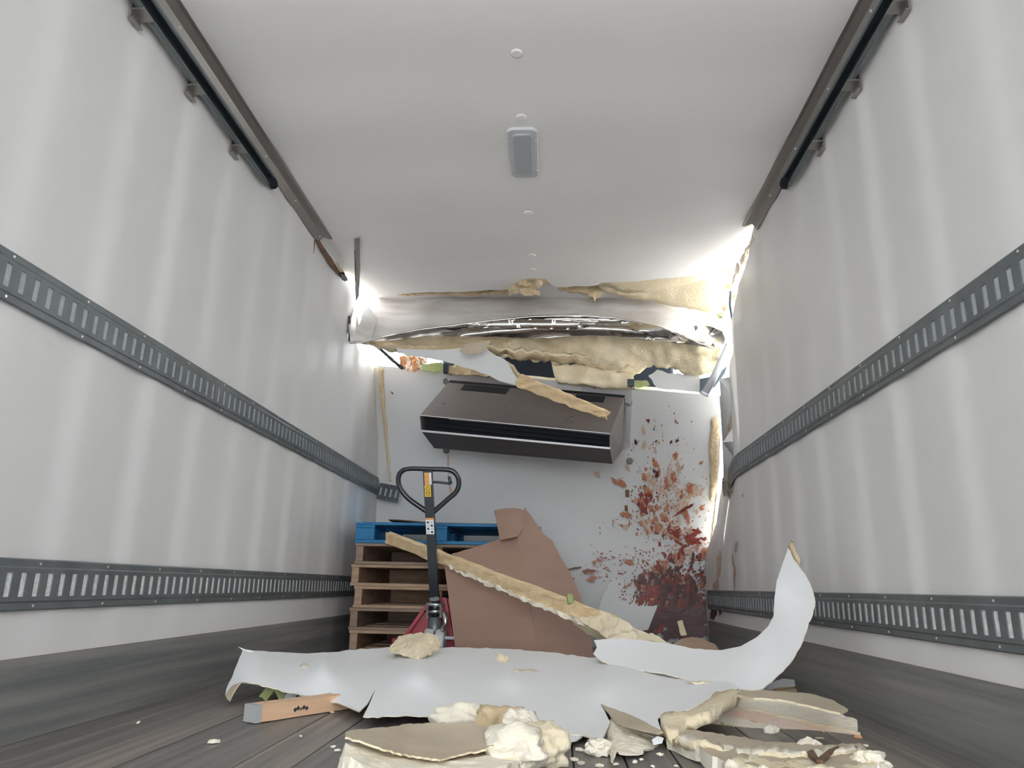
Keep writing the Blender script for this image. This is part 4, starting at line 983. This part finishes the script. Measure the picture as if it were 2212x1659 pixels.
# ================================================================ foam slab in the foreground
fs_ = root('foreground_foam_slab', P(960, 1620, 2.0), 'large cream foam slab with a tan facing in the foreground', 'foam')
def zf_ctrl(l): return [(u, v, YZ(u, v, z)) for u, v, z in l]
sl_ctrl = zf_ctrl([(742, 1582, -.30), (860, 1568, -.325), (1000, 1562, -.325), (1085, 1575, -.325), (740, 1612, -.30), (850, 1628, -.325), (950, 1650, -.33), (1060, 1640, -.33), (1140, 1600, -.335), (1000, 1610, -.345), (880, 1600, -.345)])
sl_y = tps(sl_ctrl)
surf('tan_facing', [(747, 1580), (770, 1576), (800, 1573), (862, 1568), (876, 1564), (930, 1561), (1000, 1560), (1040, 1568), (1080, 1580), (1096, 1592), (1080, 1604), (1040, 1620), (1000, 1628), (950, 1640), (900, 1634), (860, 1626), (810, 1612), (770, 1598), (746, 1592)], sl_y, 9, .004, [M['linerback'], M['foamw'], M['foam']], parent=fs_, jit=1.6, seed=74)
flo = [P(747, 1586, sl_y(747, 1586)), P(862, 1572, sl_y(862, 1572)), P(1000, 1564, sl_y(1000, 1564)), P(1090, 1590, sl_y(1090, 1590)), P(1130, 1610, sl_y(1130, 1610)), P(1080, 1660, YZ(1080, 1660, -.335)), P(960, 1690, YZ(960, 1690, -.335)), P(850, 1690, YZ(850, 1690, -.335)), P(735, 1620, YZ(735, 1620, -.315))]
flat = [(p.x, p.y) for p in flo]
zt = tps([(p.x * 300, p.y * 300, p.z) for p in flo] + [(p.x * 300, p.y * 300, p.z) for p in [P(u, v, y) for u, v, y in sl_ctrl]])
cdt_sheet('foam_core', flat, lambda a, b: Vector((a, b, zt(a * 300, b * 300) - .016)), .025, .06, [M['foamw'], M['foam'], M['foamw']], parent=fs_, jit=.006, seed=75, toward=(0, 2, 5), bump=.006, bscale=20, smooth=False)
lumps = [((1010, 1560), -.36, (.09, .06, .05), 'foamw', 'pale'), ((1075, 1568), -.35, (.10, .07, .06), 'foamo', 'aged'), ((1120, 1590), -.34, (.09, .06, .06), 'foamw', 'crumbly'), ((1160, 1585), -.36, (.06, .06, .045), 'foam', 'tan'), ((1165, 1615), -.35, (.07, .07, .05), 'foam', 'broad'), ((1110, 1625), -.35, (.10, .07, .05), 'foamw', 'low')]
lumplab = ['pale foam lump behind the tan-faced slab, under the panel edge', 'stained foam lump in the heap right of the tan-faced slab', 'white crumbly foam lump at the right tip of the tan-faced slab', 'small tan foam lump under the panel at the heap\'s far right', 'flat-sided foam lump at the right end of the foreground heap', 'low pale foam lump at the bottom of the foreground heap']
for k, ((u, v), z_, s, m_, _) in enumerate(lumps):
    o = chunk('foam_lump', P(u, v, YZ(u, v, z_)), s, M[m_], None, 80 + k, 4, .32, .8, k)
    tag(o, lumplab[k], 'foam', 'foam lumps in the foreground heap')
for k, (u, v, L, W, a) in enumerate(((940, 1573, 9, 7, .9), (1005, 1570, 9, 5, .3), (1020, 1575, 9, 5, .8), (1053, 1605, 7, 5, .6), (1156, 1576, 6, 4, 0), (922, 1592, 11, 2, .8))):
    p = P(u, v, YZ(u, v, -.30) if k not in (0, 5) else sl_y(u, v) - .006)
    pass

# drooping foam lump under the panel flap
dl = hull('drooping_foam_lump', [P(1312, 1540, 2.42), P(1335, 1545, 2.42), P(1302, 1600, 2.28), P(1310, 1625, YZ(1310, 1625, -.395)), P(1325, 1637, YZ(1325, 1637, -.395)), P(1402, 1635, YZ(1402, 1635, -.395)), P(1412, 1610, 2.2), P(1442, 1590, 2.3), P(1420, 1578, 2.36), P(1365, 1570, 2.34), P(1345, 1560, 2.36), P(1350, 1600, 2.14), P(1380, 1590, 2.18)], M['foamw'], None, 4, .010, 13, .01)
tag(dl, 'big white foam lump drooping from under the flap of the torn panel', 'foam')
sc_ = surf('liner_scrap', [(1408, 1598), (1420, 1590), (1434, 1594), (1430, 1606), (1412, 1610)], lambda u, v: 2.12, 6, .004, [M['liner']], jit=.5, seed=90)
tag(sc_, 'tiny white liner scrap stuck to the drooping foam lump', 'liner sheet')
us = surf('hidden_liner_tongue', [(1188, 1572), (1220, 1580), (1258, 1590), (1246, 1598), (1232, 1600), (1212, 1596), (1200, 1585)], lambda u, v: YZ(u, v, -.375) + .05, 7, .004, [M['liner']], jit=.4, seed=91)
tag(us, 'small bluish liner tongue showing below the panel edge', 'liner sheet')

# ================================================================ timber and foam pile, lower right
tp = root('foam_faced_timbers', P(1700, 1550, 2.5), 'bundle of pale timbers bonded to foam strips at the lower right', 'timber')
def pz(u, v, z): return P(u, v, YZ(u, v, z))
surf('tan_facing', [(1585, 1500), (1600, 1492), (1650, 1490), (1700, 1494), (1750, 1498), (1800, 1512), (1832, 1532), (1815, 1540), (1750, 1524), (1680, 1510), (1620, 1506)], zf_ctrl([(1600, 1492, -.30), (1750, 1498, -.30), (1832, 1532, -.32), (1620, 1508, -.30), (1750, 1526, -.31)]), 9, .006, [M['linerback'], M['foam'], M['foam']], parent=tp, jit=.8, seed=92)
def strip4(name, pts, th, m_, parent, seed, jit=1.2, bump=.004):
    ct = [(u, v, y) for u, v, y in pts]
    return surf(name, [(u, v) for u, v, _ in pts], ct, 9, th, m_, parent=parent, jit=jit, seed=seed, bump=bump, bscale=18, smooth=False)
strip4('foam_strip', [(1570, 1500, 2.70), (1680, 1508, 2.68), (1780, 1528, 2.60), (1852, 1556, 2.51), (1852, 1580, 2.43), (1760, 1562, 2.50), (1660, 1540, 2.57), (1560, 1522, 2.62)], .06, [M['foamw'], M['foam'], M['foam']], tp, 93, .8)
strip4('pine_strip', [(1535, 1522, 2.63), (1660, 1540, 2.58), (1760, 1563, 2.51), (1858, 1582, 2.43), (1862, 1608, 2.37), (1760, 1592, 2.44), (1640, 1560, 2.52), (1530, 1538, 2.57)], .05, [M['woodpale'], M['woodpale'], M['woodred']], tp, 94, .6, .002)
strip4('pine_end', [(1845, 1586, 2.385), (1862, 1590, 2.37), (1862, 1608, 2.36), (1848, 1604, 2.37)], .02, [M['woodred']], tp, 95, .5, .001)
strip4('lower_strip', [(1490, 1545, 2.56), (1530, 1538, 2.57), (1640, 1560, 2.52), (1760, 1592, 2.44), (1800, 1602, 2.41), (1720, 1590, 2.45), (1600, 1568, 2.50), (1530, 1552, 2.54)], .03, [M['foamw'], M['foam'], M['foam']], tp, 96, 1.5)
chunk('foam_crumb', P(1664, 1580, 2.42), (.03, .02, .018), M['foamw'], tp, 97, 2, .5)
chunk('foam_crumb', P(1775, 1603, 2.36), (.03, .02, .012), M['foamw'], tp, 98, 2, .5)
ls = root('foam_backed_liner_strip', P(1650, 1620, 2.2), 'long foam-backed liner strip lying along the bottom right corner', 'liner sheet')
ls_y = tps(zf_ctrl([(1440, 1580, -.36), (1560, 1588, -.365), (1700, 1605, -.365), (1860, 1612, -.36), (1520, 1625, -.36), (1700, 1655, -.36), (1900, 1660, -.365), (1440, 1590, -.365)]))
surf('facing', [(1438, 1586), (1450, 1574), (1500, 1578), (1600, 1592), (1700, 1606), (1780, 1609), (1860, 1606), (1872, 1622), (1890, 1640), (1905, 1665), (1800, 1672), (1640, 1660), (1560, 1642), (1530, 1628), (1510, 1614), (1470, 1600)], ls_y, 10, .035, [M['linerback'], M['liner'], M['foamw']], parent=ls, jit=2, seed=99, bump=.004, bscale=18)
surf('foam_ridge', [(1450, 1592), (1470, 1588), (1540, 1600), (1640, 1616), (1740, 1622), (1850, 1612), (1866, 1620), (1780, 1634), (1680, 1634), (1580, 1622), (1500, 1608)], lambda u, v: ls_y(u, v) - .02, 8, .018, [M['foamw'], M['foam'], M['foam']], parent=ls, jit=1.5, seed=100, bump=.016, bscale=18, smooth=True)
surf('foam_ridge', [(1560, 1640), (1640, 1632), (1760, 1640), (1880, 1630), (1898, 1652), (1850, 1664), (1700, 1668), (1620, 1658)], lambda u, v: ls_y(u, v) - .02, 8, .018, [M['foam'], M['foam'], M['foamw']], parent=ls, jit=1.5, seed=101, bump=.016, bscale=16, smooth=True)
surf('rust_strip', [(1742, 1624), (1756, 1618), (1768, 1636), (1790, 1618), (1812, 1610), (1790, 1630), (1778, 1642), (1764, 1642)], lambda u, v: ls_y(u, v) - .06, 6, .006, [M['rustwood']], parent=ls, jit=.6, seed=102)
tuft = chunk('foam_lump', P(1753, 1612, 2.12), (.035, .03, .022), M['foamw'], None, 103, 3, .5, .6); tag(tuft, 'white foam lump perched on the foam-backed strip at the bottom right', 'foam', 'foam lumps on the right pile')
tuft = chunk('foam_lump', P(1880, 1643, YZ(1880, 1643, -.36)), (.04, .04, .025), M['foamw'], None, 104, 3, .5, .6); tag(tuft, 'pale foam lump at the bottom right corner of the pile', 'foam', 'foam lumps on the right pile')

# blue-grey liner scrap behind the pile
bg_ = surf('grey_liner_scrap', [(1650, 1480), (1690, 1466), (1716, 1468), (1718, 1480), (1690, 1484), (1660, 1490)], zf_ctrl([(1650, 1480, -.34), (1716, 1468, -.36), (1718, 1480, -.37), (1660, 1490, -.36)]), 7, .005, [M['pvc'], M['linerback'], M['foam']], jit=.8, seed=105)
tag(bg_, 'blue-grey liner scrap under the curled strip by the right kick panel', 'liner sheet')
bg2 = surf('tan_foam_scrap', [(1678, 1484), (1712, 1478), (1722, 1490), (1700, 1496), (1680, 1496)], zf_ctrl([(1678, 1484, -.37), (1712, 1478, -.38), (1722, 1490, -.385), (1680, 1496, -.38)]), 7, .02, [M['foamo']], jit=.8, seed=106)
tag(bg2, 'tan foam scrap below the blue-grey liner scrap', 'foam')

# ================================================================ far right corner litter
co1 = hull('foam_stick', [P(1462, 1342, 5.1), P(1474, 1339, 5.1), P(1484, 1372, 5.0), P(1470, 1374, 5.0), P(1464, 1344, 5.16), P(1482, 1372, 5.08)], M['foam'], None, 2, .004, 16, .004)
tag(co1, 'upright tan foam stick in the spill at the far right corner', 'foam')
co2 = surf('cardboard_scrap', [(1455, 1392), (1470, 1380), (1496, 1376), (1522, 1382), (1545, 1392), (1552, 1402), (1500, 1410), (1460, 1404)], [(1455, 1392, 3.9), (1496, 1376, 4.2), (1552, 1402, 3.8), (1500, 1410, 3.6)], 9, .005, [M['cardbrown'], M['cardbrown'], M['cardedge']], jit=.8, seed=108)
tag(co2, 'tan cardboard scrap peeking over the curled liner strip', 'cardboard')
co3 = chunk('red_lump', P(1556, 1387, YZ(1556, 1387, ZF + .03)), (.09, .08, .03), M['sauce_shade'], None, 109, 3, .4)
tag(co3, 'dark red lump on the floor beyond the curled strip', 'spill')
spl = cdt_sheet('sauce_puddle', [(.15, 4.7), (.6, 4.3), (.95, 4.6), (1.0, 5.3), (.6, 5.45), (.2, 5.3)], lambda a, b: Vector((a, b, ZF + .003)), .08, .002, [M['spillfloor']], jit=.05, seed=110, toward=(0, 4, 9))
tag(spl, 'dark wet red puddle at the foot of the splattered bulkhead', 'spill')

# crumbs of foam
bm = bmesh.new(); rc = random.Random(3)
spots = [(1193 + 8, 1607), (1205, 1619), (1254, 1619), (1275, 1600), (1308, 1628), (1425, 1630), (1427, 1630), (1372, 1645), (1295, 1654), (1460, 1654), (1240, 1640), (1215, 1648), (1385, 1640), (463, 1601), (720, 1613), (650, 1590), (730, 1620), (790, 1538), (718, 1538), (1870, 1610), (1900, 1648), (525, 1366), (1500, 1560), (1560, 1600), (1580, 1596), (300, 1560), (1330, 1650), (1190, 1600), (1255, 1648), (1410, 1655), (1000, 1660)]
for u, v in spots:
    p = P(u, v, YZ(u, v, ZF + .004)); s = rc.uniform(.004, .010)
    m4 = bmesh.ops.create_icosphere(bm, subdivisions=1, radius=1.0)['verts']
    a = rc.uniform(0, 3)
    for vv in m4:
        c = vv.co * (1 + .35 * rc.uniform(-1, 1)); vv.co = p + Vector((c.x * s * 1.5 * math.cos(a) - c.y * s * math.sin(a), c.x * s * 1.5 * math.sin(a) + c.y * s * math.cos(a), c.z * s * .6))
cr = frombm('foam_crumbs', bm, M['foamw'])
tag(cr, 'tiny pale foam crumbs scattered over the dark floor', 'foam', kind='stuff')
for k, (u, v, s) in enumerate(((1290, 1612, .034),)):
    o = chunk('foam_fragment', P(u, v, YZ(u, v, ZF + s * .6)), (s, s * .8, s * .75), M['foamw'], None, 120 + k, 3, .4, .9)
    tag(o, 'pointed white foam fragment on the floor left of the drooping lump', 'foam')
